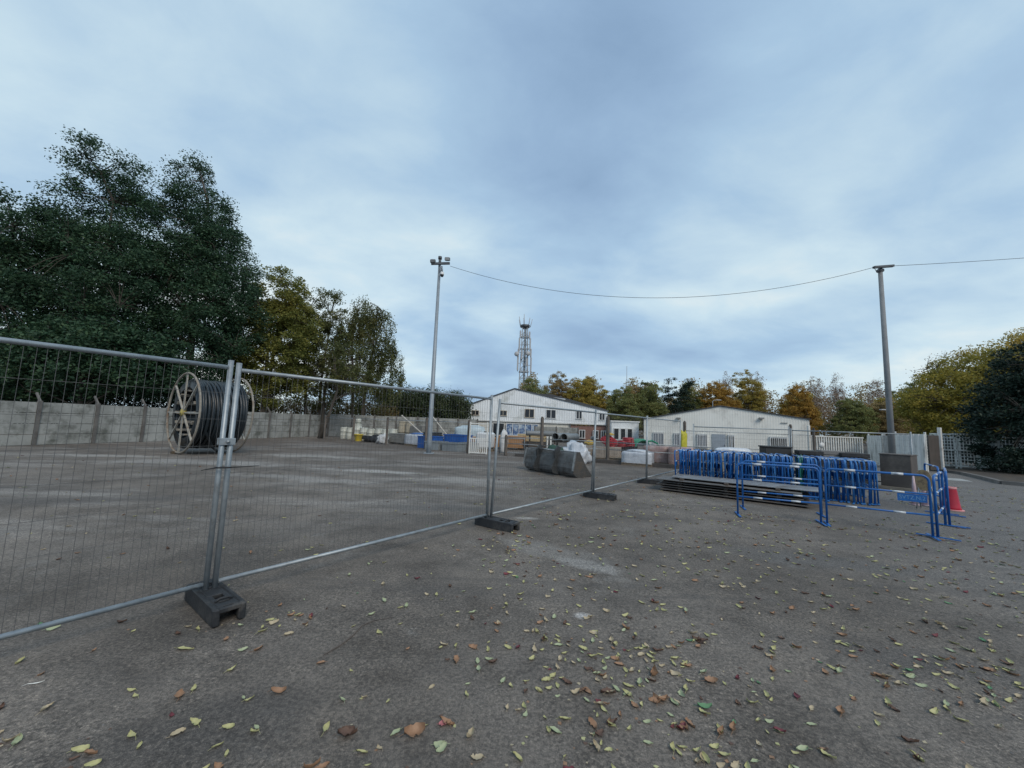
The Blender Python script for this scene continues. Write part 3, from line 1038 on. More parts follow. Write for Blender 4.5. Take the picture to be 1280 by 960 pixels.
def ribbed(m, xs0, xs1, z0f, z1f, y, pitch=0.33, proud=0.035):
    """upright trapezoid ribs on a facade at y facing -y"""
    n = int((xs1 - xs0) / pitch)
    for k in range(n):
        x = xs0 + (k + 0.5) * (xs1 - xs0) / n
        za, zb = z0f(x), z1f(x)
        if zb - za < 0.1:
            continue
        w1, w2 = pitch * 0.28, pitch * 0.14
        m.add([(x - w1, y, za), (x + w1, y, za), (x + w2, y - proud, za), (x - w2, y - proud, za),
               (x - w1, y, zb), (x + w1, y, zb), (x + w2, y - proud, zb), (x - w2, y - proud, zb)],
              [(3, 2, 6, 7), (2, 1, 5, 6), (0, 3, 7, 4), (4, 7, 6, 5)])


def window(par, x0, x1, z0, z1, y, frame, panes=2, glass=None, bars=0):
    f = MB()
    t_ = 0.07
    yy = y - 0.05
    f.box(((x0 + x1) / 2, yy, z1 - t_ / 2), (x1 - x0, 0.11, t_))
    f.box(((x0 + x1) / 2, yy - 0.01, z0 + t_ / 2), (x1 - x0 + 0.1, 0.13, t_))
    for k in range(panes + 1):
        x = x0 + t_ / 2 + (x1 - x0 - t_) * k / panes
        f.box((x, yy, (z0 + z1) / 2), (t_, 0.108, z1 - z0 - 2 * t_))
    fo = f.build('window', frame, par)
    MB().box(((x0 + x1) / 2, y - 0.025, (z0 + z1) / 2), (x1 - x0 - 0.02, 0.02, z1 - z0 - 0.02)).build('pane', glass or gl_m, fo)
    if bars:
        b = MB()
        for k in range(bars):
            x = x0 + (k + 0.5) * (x1 - x0) / bars
            b.box((x, y - 0.16, (z0 + z1) / 2), (0.045, 0.03, z1 - z0 + 0.1))
        for z in (z0 + 0.1, z1 - 0.1):
            b.box(((x0 + x1) / 2, y - 0.13, z), (x1 - x0, 0.02, 0.04))
        b.build('window_bars', white_f, fo)


# white two-storey workshop
Y1 = 48.0
b1 = thing('workshop_building', 'white ribbed two-storey building with skewed gable and red brick ground floor', 'building')
xl, xa, xr = -5.75, 0.35, 12.0
zl, zap, zr = 3.62, 6.02, 3.66


def rake(x):
    return zl + (zap - zl) * (x - xl) / (xa - xl) if x < xa else zap + (zr - zap) * (x - xa) / (xr - xa)


m_ = MB()
up = [(xl, 2.05), (xr, 2.05), (xr, zr), (xa, zap), (xl, zl)]
m_.prism(up, Y1, Y1 + 22)
ribbed(m_, xl, xr, lambda x: 2.06, lambda x: rake(x) - 0.02, Y1, 0.3, 0.022)
m_.build('upper_wall', white_clad, b1)
m_ = MB()
m_.box(((xl + 7.5) / 2, Y1 + 11.06, 0.9), (7.5 - xl, 21.88, 2.3))
m_.build('lower_wall', cream_wall, b1)
m_ = MB()
m_.box(((7.5 + xr) / 2, Y1 + 11.08, 0.78), (xr - 7.5, 21.9, 1.96))
m_.build('brick_wall', brick, b1)
MB().box(((xl + xr) / 2, Y1 - 0.03, 1.98), (xr - xl, 0.1, 0.13)).build('band', white_f, b1)
m_ = MB()
m_.beam((xl - 0.15, Y1 - 0.02, zl + 0.0), (xa, Y1 - 0.02, zap + 0.07), 0.22, 0.12)
m_.beam((xa, Y1 - 0.02, zap + 0.075), (xr + 0.15, Y1 - 0.02, zr + 0.02), 0.22, 0.12)
m_.build('roof_edge', trim_m, b1)
m_ = MB()
m_.prism([(xl - 0.15, zl + 0.02), (xa, zap + 0.10), (xr + 0.15, zr + 0.06), (xr + 0.15, zr + 0.0), (xa, zap + 0.03), (xl - 0.15, zl - 0.04)], Y1 + 0.1, Y1 + 22.3)
# the taller hall behind shows its dark roof above the right-hand slope
m_.prism([(0.9, 5.7), (5.2, 5.62), (12.1, 3.95), (12.1, 3.5), (0.9, 5.0)], Y1 + 1.2, Y1 + 21.5)
rf = m_.build('roof', roof_m, b1)
m_ = MB()
m_.add([(4.0, Y1 + 1.15, 5.40), (6.9, Y1 + 1.15, 5.12), (6.9, Y1 + 1.15, 4.96), (4.0, Y1 + 1.15, 5.24)], [(0, 1, 2, 3)])
m_.build('skylight', mat('skylight_sheet', (0.5, 0.54, 0.56), None, 0.4), rf)
for (x0, x1, z0, z1, fr) in ((-4.9, -3.95, 2.55, 3.2, sill_m), (-1.45, -0.5, 2.62, 3.3, sill_m), (1.7, 2.9, 2.5, 3.6, sill_m), (4.35, 5.6, 2.5, 3.62, white_f), (8.1, 8.85, 2.55, 3.55, white_f), (10.95, 11.7, 2.5, 3.4, white_f)):
    window(b1, x0, x1, z0, z1, Y1, fr, 2)
m_ = MB()
m_.tube([(xl + 0.12, Y1 - 0.1, zl - 0.1), (xl + 0.12, Y1 - 0.1, -0.1)], 0.05, 8)
m_.build('gutter_pipe', white_f, b1)
m_ = MB()
m_.tube([(xr - 0.12, Y1 - 0.1, zr - 0.1), (xr - 0.12, Y1 - 0.1, -0.1)], 0.05, 8)
m_.build('gutter_pipe', white_f, b1)
# glazed shopfront, its panes mottled blue and white by noise
pane_m, nt, p = nodes_of('blue_white_mottle')
tc_ = nd(nt, 'ShaderNodeTexCoord')
vo = nd(nt, 'ShaderNodeTexNoise', i_Scale=2.2, i_Detail=4.0, i_Roughness=0.7)
nt.links.new(tc_.outputs['Object'], vo.inputs['Vector'])
rp = ramp(nt, [(0.34, (0.03, 0.05, 0.11)), (0.47, (0.09, 0.15, 0.29)), (0.55, (0.26, 0.35, 0.47)), (0.66, (0.48, 0.54, 0.58))], 'LINEAR')
nt.links.new(vo.outputs[0], rp.inputs[0])
nt.links.new(rp.outputs[0], p.inputs['Base Color'])
p.inputs['Roughness'].default_value = 0.25
window(b1, -2.2, -0.75, 0.2, 1.75, Y1 - 0.1, white_f, 2)
window(b1, -0.55, 3.45, 0.25, 1.75, Y1 - 0.1, white_f, 5, pane_m)
for x0, x1 in ((8.5, 9.25), (10.2, 10.9), (11.2, 11.8)):
    window(b1, x0, x1, 0.2, 1.25, Y1 - 0.03, white_f, 2)
m_ = MB()
m_.box((5.5, Y1 - 0.03, 0.75), (3.4, 0.08, 1.5))
m_.build('roller_door', cream_clad, b1)
MB().tube([(7.4, Y1 - 0.1, -0.1), (7.4, Y1 - 0.1, 1.95)], 0.07, 8).build('downpipe', trim_m, b1)

# low white annex
b2 = thing('office_annex', 'low white flat-roofed annex with three tall dark windows between the two sheds', 'building')
MB().box((13.65, 51.05, 1.1), (3.25, 10, 2.5)).build('wall', white_clad, b2)
MB().box((13.65, 51.05, 2.43), (3.45, 10.2, 0.16)).build('roof', white_f, b2)
for x0 in (12.25, 13.05, 13.85):
    window(b2, x0, x0 + 0.66, 0.25, 1.62, 46.05, white_f, 1)

# wide white shed, its gable turned a little towards the road
b3 = thing('gabled_shed', 'wide low white shed with shallow gable and barred windows', 'building', (12.42, 36.0, 0), R(-19))
xa2, xr2 = 6.35, 12.91
zl2, za2, zr2 = 2.55, 3.85, 2.87


def rake2(x):
    return zl2 + (za2 - zl2) * x / xa2 if x < xa2 else za2 + (zr2 - za2) * (x - xa2) / (xr2 - xa2)


m_ = MB()
m_.prism([(0, -0.4), (xr2, -0.4), (xr2, zr2), (xa2, za2), (0, zl2)], 0, 15)
ribbed(m_, 0, xr2, lambda x: -0.4, lambda x: rake2(x) - 0.02, 0, 0.2, 0.008)
m_.build('wall', cream_clad, b3)
m_ = MB()
m_.beam((-0.1, -0.02, zl2 + 0.02), (xa2, -0.02, za2 + 0.06), 0.2, 0.06)
m_.beam((xa2, -0.02, za2 + 0.062), (xr2 + 0.1, -0.02, zr2 + 0.03), 0.2, 0.06)
m_.build('roof_edge', trim_m, b3)
m_ = MB()
m_.prism([(-0.1, zl2 + 0.03), (xa2, za2 + 0.08), (xr2 + 0.1, zr2 + 0.05), (xr2 + 0.1, zr2 + 0.0), (xa2, za2 + 0.02), (-0.1, zl2 - 0.02)], 0.09, 15.2)
m_.build('roof', roof_m, b3)
for x0, x1, bars in ((0.8, 1.75, 7), (2.55, 3.5, 7), (4.45, 5.3, 7), (10.0, 11.3, 9)):
    window(b3, x0, x1, 0.2, 1.36, -0.02, white_f, 2, gl2 if x0 < 9 else gl_m, bars)
m_ = MB()
m_.box((6.2, -0.05, 0.5), (1.05, 0.08, 1.8))
dr = m_.build('door', mat('grey_blue_door', (0.33, 0.38, 0.43), (0.25, 0.29, 0.33), 0.6), b3)
MB().box((6.62, -0.11, 0.45), (0.04, 0.05, 0.16)).build('handle', trim_m, dr)
window(b3, 6.9, 7.42, 0.05, 1.38, -0.02, white_f, 2, gl_m, 4)
for x, z in ((2.96, 2.72), (9.45, 2.9)):
    m_ = MB().box((x, -0.18, z), (0.36, 0.3, 0.14), ch=0.03)
    m_.build('wall_lamp', mat('lamp_housing', (0.34, 0.34, 0.33), None, 0.6), b3)
MB().box((11.12, -0.06, 2.55), (0.5, 0.06, 0.03)).build('bracket', trim_m, b3)

# ---------------------------------------------------------------- masts and wires
mast_g = mat('mast_grey_steel', (0.30, 0.34, 0.37), (0.22, 0.25, 0.275), 0.55, 0.3, scale=1.5)
dark_g = mat('dark_grey_metal', (0.10, 0.11, 0.12), (0.07, 0.075, 0.08), 0.5, 0.3)
lm = thing('floodlight_mast', 'tall grey steel mast with two floodlights and a dome camera', 'light mast', (-4.03, 19.5, 0))
MB().tube([(0, 0, 0), (0, 0, 0.5), (0, 0, 9.85)], [0.125, 0.118, 0.07], 14).build('pole', mast_g, lm)
MB().box((0, 0, 0.02), (0.46, 0.46, 0.04), ch=0.01).build('base_plate', mast_g, lm)
MB().tube([(0.0, 0, 9.85), (0.0, 0, 10.12)], [0.07, 0.07], 10).tube([(0, 0, 10.12), (0, 0, 10.26)], 0.10, 10).build('top_cap', dark_g, lm)
MB().beam((-0.42, -0.13, 9.80), (0.55, -0.13, 9.86), 0.1, 0.11).build('crossarm', dark_g, lm)
for x, z, rx in ((-0.33, 9.93, 12), (0.42, 10.07, -8)):
    h = MB()
    h.box((x, -0.16, z), (0.27, 0.2, 0.18), M=Matrix.Rotation(R(25 + rx), 3, 'X'), ch=0.03)
    ho = h.build('floodlight', mat('floodlight_housing', (0.2, 0.21, 0.215), (0.15, 0.155, 0.16), 0.5, 0.4), lm)
    g_ = MB()
    g_.box((x, -0.28, z - 0.03), (0.22, 0.012, 0.13), M=Matrix.Rotation(R(25 + rx), 3, 'X'))
    g_.build('lens', mat('lamp_lens', (0.42, 0.44, 0.45), None, 0.15), ho)
MB().tube([(0.05, -0.1, 9.62), (0.13, -0.16, 9.60), (0.19, -0.18, 9.52), (0.19, -0.18, 9.36)], 0.035, 8).box((0.12, -0.12, 9.56), (0.12, 0.1, 0.26)).build('camera_arm', mast_g, lm)
cm = MB().lathe([(0.02, 0.14), (0.09, 0.12), (0.1, 0.0), (0.1, -0.02)], 14, (0.19, -0.18, 9.22)).build('dome_camera', white_f, lm)
MB().lathe([(0.095, 0.0), (0.085, -0.06), (0.05, -0.105), (0.0, -0.12)], 14, (0.19, -0.18, 9.2)).build('dome', black_plastic, cm)

up_ = thing('utility_pole', 'stout grey utility pole with short crossarm carrying the wire', 'pole', (16.25, 16.5, 0))
MB().tube([(0, 0, 0), (0, 0, 9.12)], [0.12, 0.078], 14).build('pole', mat('pole_concrete', (0.26, 0.27, 0.275), (0.18, 0.19, 0.195), 0.85, scale=1.2, dirt=(0.13, 0.13, 0.13), dscale=1, dthr=0.6), up_)
MB().beam((-0.42, -0.14, 9.1), (0.46, -0.14, 9.2), 0.12, 0.09).build('crossarm', dark_g, up_)
MB().box((0, 0, 9.02), (0.22, 0.22, 0.14), ch=0.03).build('head_clamp', dark_g, up_)
MB().tube([(-0.38, -0.14, 9.05), (-0.30, -0.15, 8.86), (-0.16, -0.15, 8.84), (-0.12, -0.12, 9.0)], 0.012, 6).build('drop_loop', black_plastic, up_)


def wire(label, a, b, sag, r=0.0095):
    a, b = Vector(a), Vector(b)
    pts = []
    for k in range(33):
        t_ = k / 32
        q = a.lerp(b, t_)
        q.z -= sag * 4 * t_ * (1 - t_)
        pts.append(q)
    c_ = (a + b) / 2
    o = MB().tube([q - c_ for q in pts], r, 6).build('overhead_wire', black_plastic)
    tag(o, label, 'wire')
    o.location = c_


wire('slack black wire sagging from the floodlight mast to the utility pole', (-3.45, 19.4, 9.72), (15.85, 16.36, 9.1), 1.55)
wire('taut black wire running from the utility pole out of the picture', (16.7, 16.36, 9.2), (40.0, 14.4, 11.9), 0.35)

lat_m = mat('lattice_grey', (0.36, 0.38, 0.39), (0.27, 0.29, 0.30), 0.55, 0.2, scale=1)
ant_m = mat('antenna_panel', (0.44, 0.45, 0.46), (0.34, 0.35, 0.36), 0.5)
tw = thing('telecom_tower', 'tall grey lattice telecom tower with panel antennas behind the white workshop', 'tower', (2.95, 100, 0))
m_ = MB()
HT = 27.5


def tw_w(z):
    return 1.5 - 0.85 * z / HT


for sx, sy in ((-1, -1), (1, -1), (1, 1), (-1, 1)):
    m_.beam((sx * tw_w(0), sy * tw_w(0), 0), (sx * tw_w(HT), sy * tw_w(HT), HT), 0.2, 0.2)
levels = np.linspace(0, HT, 13)
for k in range(12):
    z0, z1 = levels[k], levels[k + 1]
    for s0, s1 in (((-1, -1), (1, -1)), ((1, -1), (1, 1)), ((1, 1), (-1, 1)), ((-1, 1), (-1, -1))):
        a_ = (s0[0] * tw_w(z0), s0[1] * tw_w(z0), z0)
        b_ = (s1[0] * tw_w(z1), s1[1] * tw_w(z1), z1)
        m_.beam(a_, b_, 0.09, 0.09)
        m_.beam((s1[0] * tw_w(z0), s1[1] * tw_w(z0), z0), (s0[0] * tw_w(z1), s0[1] * tw_w(z1), z1), 0.09, 0.09)
        m_.beam((s0[0] * tw_w(z1), s0[1] * tw_w(z1), z1), b_, 0.12, 0.12)
m_.build('lattice', lat_m, tw)
MB().box((0.1, 0, HT / 2), (0.55, 0.4, HT)).build('cable_riser', mast_g, tw)
for z in (15.4, 21.5, 24.6):
    m_ = MB()
    w_ = tw_w(z) + 0.15
    for s0, s1 in (((-1, -1), (1, -1)), ((1, -1), (1, 1)), ((1, 1), (-1, 1)), ((-1, 1), (-1, -1))):
        m_.beam((s0[0] * w_, s0[1] * w_, z), (s1[0] * w_, s1[1] * w_, z), 0.2, 0.2)
    m_.build('platform', lat_m, tw)
MB().lathe([(0.7, 0.0), (1.2, 0.35), (1.25, 0.9), (1.1, 0.9), (1.05, 0.5)], 20, (0, 0, 27.0)).build('crown_ring', dark_g, tw)
for k in range(7):
    a = 2 * PI * k / 7
    MB().tube([(1.35 * math.cos(a), 1.35 * math.sin(a), 27.4), (1.85 * math.cos(a), 1.85 * math.sin(a), 29.6 + 0.4 * (k % 3))], 0.085, 6).build('whip_antenna', ant_m, tw)
for k, (x, z, h_) in enumerate(((-1.65, 17.5, 3.8), (1.75, 17.0, 4.2), (-1.4, 22.4, 3.4), (1.4, 22.6, 3.2), (1.65, 20.3, 2.2), (-1.2, 25.2, 1.8), (1.2, 25.0, 1.8), (0.6, 18.0, 2.4), (-0.7, 19.6, 2.2), (-1.6, 20.4, 1.6))):
    a_ = MB().box((x, -1.2, z), (0.42, 0.25, h_), ch=0.06)
    a_.tube([(x, -1.0, z - h_ / 2 - 0.3), (x, -1.0, z + h_ / 2 + 0.3)], 0.07, 6)
    a_.tube([(x, -1.0, z), (math.copysign(tw_w(z), x), -tw_w(z) + 0.1, z)], 0.06, 6)
    a_.build('panel_antenna', ant_m, tw)
M_ = Matrix.Rotation(PI / 2, 3, 'X')
for x, z in ((-2.0, 19.8), (0.9, 20.0)):
    MB().lathe([(0.0, 0.0), (0.5, 0.08), (0.62, 0.3), (0.62, 0.5), (0.0, 0.5)], 18, (x, -1.3, z), M_).build('dish', ant_m, tw)

tm = thing('radio_mast', 'thin guyed radio mast far behind the autumn trees', 'mast', (36.0, 120, 0))
MB().tube([(0, 0, 0), (0, 0, 21.2)], [0.16, 0.07], 6).build('pole', lat_m, tm)
m_ = MB()
for k in range(3):
    a = 2 * PI * k / 3 + 0.4
    m_.tube([(6 * math.cos(a), 6 * math.sin(a), 0), (0.1 * math.cos(a), 0.1 * math.sin(a), 17)], 0.02, 4)
m_.build('guy_wires', lat_m, tm)


def street_lamp(x, y, h, arm, label):
    t = thing('street_lamp', label, 'street lamp', (x, y, 0), group='street lamps among the autumn trees')
    MB().tube([(0, 0, 0), (0, 0, h - 0.2), (arm * 0.3, 0, h), (arm, 0, h + 0.05)], [0.09, 0.06, 0.05, 0.045], 8).build('pole', mast_g, t)
    MB().box((arm * 1.25, 0, h + 0.05), (0.9, 0.34, 0.14), ch=0.04).build('lamp_head', ant_m, t)


street_lamp(34.6, 66, 7.0, 0.8, 'street lamp whose white head shows over the wide shed roof')
street_lamp(45.5, 46, 4.9, -0.7, 'street lamp beside the yellow tree above the white containers')

# ---------------------------------------------------------------- store fence, gates and sheet fences
post_d = mat('dark_post_concrete', (0.16, 0.135, 0.115), (0.09, 0.078, 0.068), 0.9, scale=2, dirt=(0.05, 0.045, 0.04), dscale=1.3, dthr=0.55)


def post_fence(label, pts, hs, rails, mesh=True, group='concrete post fences round the store'):
    t = thing('post_fence', label, 'fence', (pts[0][0], pts[0][1], 0), 0, group)
    o0 = Vector((*pts[0], 0))
    for q, h in zip(pts, hs):
        d = Vector((*q, 0)) - o0
        m = MB().box((d.x, d.y, h / 2), (0.13, 0.13, h), rz=0.5, ch=0.012)
        m.box((d.x, d.y, h + 0.03), (0.09, 0.09, 0.06), rz=0.5, ch=0.01)
        m.build('post', post_d, t)
    for i in range(len(pts) - 1):
        a_, b_ = Vector((*pts[i], 0)) - o0, Vector((*pts[i + 1], 0)) - o0
        d = (b_ - a_).normalized()
        a_, b_ = a_ + d * 0.09, b_ - d * 0.09
        for f in rails:
            MB().tube([a_ + Vector((0, 0, f)), b_ + Vector((0, 0, f))], 0.02, 6).build('rail', galv, t)
        if mesh:
            m = MB()
            L = (b_ - a_).length
            n = int(L / 0.1)
            zt = max(rails)
            for k in range(1, n):
                q = a_.lerp(b_, k / n)
                m.tube([q + Vector((0, 0, 0.06)), q + Vector((0, 0, zt))], 0.0024, 3, cap=False)
            for z in np.arange(0.26, zt, 0.2):
                m.tube([a_ + Vector((0, 0, z)), b_ + Vector((0, 0, z))], 0.0024, 3, cap=False)
            m.build('wire_mesh', wire_m, t)
    return t


post_fence('dark concrete post fence with pale top rail in front of the crates and barrels', [(-13.95, 29.2), (-10.9, 27.0), (-7.87, 24.8), (-4.9, 22.65), (-2.2, 20.62)], [1.75, 1.7, 1.72, 1.75, 1.7], [1.62])
post_fence('dark concrete post fence behind the loader bucket, running to the brick pallets', [(-0.2, 20.1), (1.57, 19.2), (4.48, 17.8), (7.3, 16.5)], [1.0, 1.98, 2.08, 0.62], [0.62, 0.95])
post_fence('dark concrete post fence behind the stored barriers, a yellow sack hung on it', [(10.0, 22.2), (15.94, 22.0), (18.5, 23.6)], [2.1, 2.12, 2.0], [0.7, 1.6])
kb = MB()
for i, (a_, b_) in enumerate((((0.3, 19.75), (2.9, 18.5)), ((2.92, 18.49), (5.6, 17.2)), ((5.62, 17.19), (8.2, 15.95)))):
    kb.beam((*a_, 0.07), (*b_, 0.07), 0.16, 0.17)
struct(kb.build('kerb', mat('dark_kerb', (0.085, 0.075, 0.068), (0.05, 0.045, 0.042), 0.9)))

whitep = mat('white_paint', (0.74, 0.74, 0.70), (0.62, 0.61, 0.57), 0.5, scale=3, dirt=(0.42, 0.38, 0.31), dscale=2.5, dthr=0.62)
wg = thing('yard_gate', 'white metal gate with mesh top and close bars below', 'gate', (-2.12, 20.50, 0), math.atan2(-0.16, 0.92))
for x in (0.0, 0.93):
    MB().box((x, 0, 0.83), (0.07, 0.07, 1.66), ch=0.01).build('gate_post', whitep, wg)
m_ = MB()
for z in (0.06, 0.80, 1.58):
    m_.box((0.465, 0, z), (0.86, 0.045, 0.06))
m_.build('gate_rails', whitep, wg)
m_ = MB()
for k in range(8):
    m_.box((0.10 + k * 0.104, 0, 0.43), (0.048, 0.03, 0.68))
m_.build('gate_bars', whitep, wg)
m_ = MB()
for k in range(1, 13):
    m_.tube([(0.035 + k * 0.066, 0, 0.83), (0.035 + k * 0.066, 0, 1.55)], 0.004, 4)
for k in range(1, 6):
    m_.tube([(0.035, 0.004, 0.83 + k * 0.12), (0.9, 0.004, 0.83 + k * 0.12)], 0.004, 4)
m_.build('gate_mesh', whitep, wg)

lf = thing('grey_hurdle', 'low grey metal frame hurdle standing in front of the timber stacks', 'hurdle', (-0.55, 20.9, 0), R(-10))
MB().tube([(0, 0, 0.02), (0, 0, 0.86), (1.35, 0, 0.86), (1.35, 0, 0.02)], 0.025, 8).build('frame', galv, lf)
m_ = MB()
for k in range(1, 14):
    m_.tube([(k * 0.0965, 0, 0.1), (k * 0.0965, 0, 0.84)], 0.005, 4)
m_.tube([(0.02, 0, 0.1), (1.33, 0, 0.1)], 0.018, 6)
m_.build('bars', galv, lf)

bg_ = thing('sliding_gate', 'long white barred sliding gate with a round white sign', 'gate', (18.62, 24.0, 0), R(0))
m_ = MB()
for z in (0.1, 1.56):
    m_.box((1.62, 0, z), (3.3, 0.06, 0.07))
m_.build('gate_rails', whitep, bg_)
m_ = MB()
for k in range(22):
    m_.box((0.08 + k * 0.148, 0, 0.83), (0.055, 0.04, 1.40))
m_.build('gate_bars', whitep, bg_)
MB().box((-0.1, 0, 1.1), (0.13, 0.13, 2.2), ch=0.01).build('gate_post', whitep, bg_)
M_ = Matrix.Rotation(PI / 2, 3, 'X')
MB().lathe([(0.17, 0), (0.17, 0.012)], 20, (0.66, -0.03, 1.02), M_).build('round_sign', white_f, bg_)

sheet_g = mat('grey_sheet_steel', (0.48, 0.48, 0.47), (0.34, 0.34, 0.33), 0.6, 0.2, scale=1.2, dirt=(0.20, 0.19, 0.18), dscale=0.9, dthr=0.55, stretch=(3, 3, 0.6))
sheet_w = mat('pale_sheet_steel', (0.72, 0.72, 0.68), (0.58, 0.58, 0.55), 0.6, 0.1, scale=1.2, dirt=(0.3, 0.3, 0.28), dscale=0.9, dthr=0.6, stretch=(3, 3, 0.6))


def sheet_panel(label, a, b, h, m, posts=True):
    a, b = Vector((*a, 0)), Vector((*b, 0))
    d = b - a
    t = thing('sheet_fence', label, 'fence panel', a, math.atan2(d.y, d.x), 'corrugated sheet fence panels by the road')
    L = d.length
    n = int(L / 0.19)
    mb = MB()
    vs = []
    prof_ = []
    for k in range(n):
        x = L * k / n
        s_ = L / n
        prof_ += [(x, 0), (x + s_ * 0.35, 0), (x + s_ * 0.5, -0.035), (x + s_ * 0.85, -0.035)]
    prof_.append((L, 0))
    vs = [(x, y, 0.05) for x, y in prof_] + [(x, y, h) for x, y in prof_] + [(x, y + 0.004, 0.05) for x, y in prof_] + [(x, y + 0.004, h) for x, y in prof_]
    q = len(prof_)
    fs = [(i, i + 1, q + i + 1, q + i) for i in range(q - 1)] + [(2 * q + i + 1, 2 * q + i, 3 * q + i, 3 * q + i + 1) for i in range(q - 1)]
    mb.add(vs, fs)
    mb.build('sheet', m, t)
    for x in (0.03, L - 0.03):
        MB().box((x, 0.07, h / 2 + 0.05), (0.08, 0.08, h + 0.1), ch=0.01).build('post', m, t)
    return t


sheet_panel('pale corrugated sheet fence panel next to the barred sliding gate', (21.75, 23.6), (21.0, 21.9), 1.72, sheet_w)
sheet_panel('grey streaked corrugated sheet fence panel between two paler ones', (20.98, 21.8), (20.35, 20.6), 1.74, sheet_g)
sheet_panel('pale corrugated sheet fence panel behind the rusty steel crate', (20.33, 20.5), (20.75, 19.35), 1.86, sheet_w)
# open brown metal gate leaf behind it
gl_ = thing('gate_leaf', 'brown metal gate leaf standing open by the white cages', 'gate', (21.3, 19.75, 0), R(20))
MB().box((0.5, 0, 0.95), (0.95, 0.05, 1.75)).build('leaf', mat('brown_metal', (0.11, 0.095, 0.085), (0.07, 0.062, 0.056), 0.7, 0.2), gl_)
MB().box((1.15, 0, 1.12), (0.14, 0.14, 2.24), ch=0.012).build('gate_post', whitep, gl_)

# row of white storage cages
cage_w = mat('white_cage_paint', (0.78, 0.79, 0.74), (0.62, 0.63, 0.58), 0.6, scale=4, dirt=(0.16, 0.155, 0.13), dscale=3.0, dthr=0.56)
cage_in = mat('cage_contents', (0.16, 0.165, 0.15), (0.06, 0.062, 0.056), 0.9, scale=5)


def cage(label, loc, rz, wid, h, closed=False):
    t = thing('storage_cage', label, 'storage cage', (*loc, 0.112), rz, 'white storage cages in a row beside the road')
    if closed:
        m = MB()
        n = 7
        for k in range(n):
            m.box((wid * (k + 0.5) / n, 0.5 - 0.01 * (k % 2), h / 2 + 0.06), (wid / n - 0.004, 1.0, h - 0.1), ch=0.012)
        m.build('sheet_cover', mat('pale_green_sheet', (0.62, 0.69, 0.67), (0.52, 0.59, 0.57), 0.5), t)
        MB().box((wid / 2, 0.5, 0.05), (wid - 0.1, 0.9, 0.1)).build('pallet', batten_m, t)
        return t
    m = MB()
    for x in (0.04, wid - 0.04):
        for y in (0.04, 0.96):
            m.box((x, y, h / 2), (0.08, 0.08, h))
    for z in (0.14, h * 0.52, h - 0.04):
        m.box((wid / 2, 0.0, z), (wid - 0.17, 0.05, 0.075))
        m.box((wid / 2, 0.96, z), (wid - 0.17, 0.05, 0.075))
        m.box((0.04, 0.5, z), (0.05, 0.8, 0.07))
    m.build('frame', cage_w, t)
    m = MB()
    n = int(wid / 0.11)
    for k in range(1, n):
        m.box((wid * k / n, 0.0, h / 2), (0.03, 0.02, h - 0.3))
    for k in range(1, 10):
        m.box((wid / 2, -0.012, 0.14 + (h - 0.2) * k / 10), (wid - 0.17, 0.014, 0.032))
        m.box((-0.012 + 0.04, 0.5, 0.14 + (h - 0.2) * k / 10), (0.014, 0.8, 0.032))
    m.build('bars', cage_w, t)
    m = MB()
    m.blob((wid / 2, 0.52, h * 0.48), (wid * 0.44, 0.36, h * 0.44), 3, 0.35, 8)
    m.build('contents', cage_in, t)
    return t


cz = [((22.95, 21.9), 0.95, 1.75), ((23.55, 21.45), 0.92, 1.86), ((24.1, 21.05), 0.92, 1.88), ((24.65, 20.55), 0.86, 1.9), ((24.85, 19.85), 0.92, 1.78), ((25.1, 19.1), 0.92, 1.6)]
clab = ['white mesh storage cage nearest the white post, lower than the next', 'white mesh storage cage second from the white post', 'white mesh storage cage just before the pale sheeted stack',
        'pale green sheeted stack between the white mesh cages', 'white mesh storage cage just past the pale sheeted stack', 'white mesh storage cage half under the dark evergreen']
for k, ((q, wid, h), lb) in enumerate(zip(cz, clab)):
    cage(lb, q, R(-30 - 6 * k), wid, h, closed=(k == 3))

# ---------------------------------------------------------------- goods in the store
barrel_m = mat('white_barrel_plastic', (0.60, 0.61, 0.54), (0.46, 0.47, 0.41), 0.45, scale=2, dirt=(0.26, 0.25, 0.20), dscale=1.5, dthr=0.6)
GB2 = 'pale plastic barrels along the concrete wall'


def barrel(lab, x, y, r=0.29, h=0.95, z=0.0):
    t = thing('plastic_barrel', lab, 'barrel', (x, y, z), random.uniform(0, 6), GB2)
    MB().lathe([(r * 0.92, 0.0), (r * 0.97, 0.03), (r, 0.2), (r, h * 0.32), (r * 1.04, h * 0.335), (r, h * 0.35), (r, h * 0.65), (r * 1.04, h * 0.665), (r, h * 0.68), (r, h * 0.9), (r * 0.95, h * 0.97), (r * 0.9, h)], 20).build('body', barrel_m, t)
    MB().lathe([(r * 0.99, h * 0.955), (r * 1.0, h * 0.99), (r * 0.85, h * 1.02), (0.0, h * 1.02)], 20).build('lid', barrel_m, t)
    MB().lathe([(0.04, h), (0.04, h * 1.05), (0, h * 1.05)], 8, (r * 0.5, 0, 0)).build('bung', barrel_m, t)
    return t


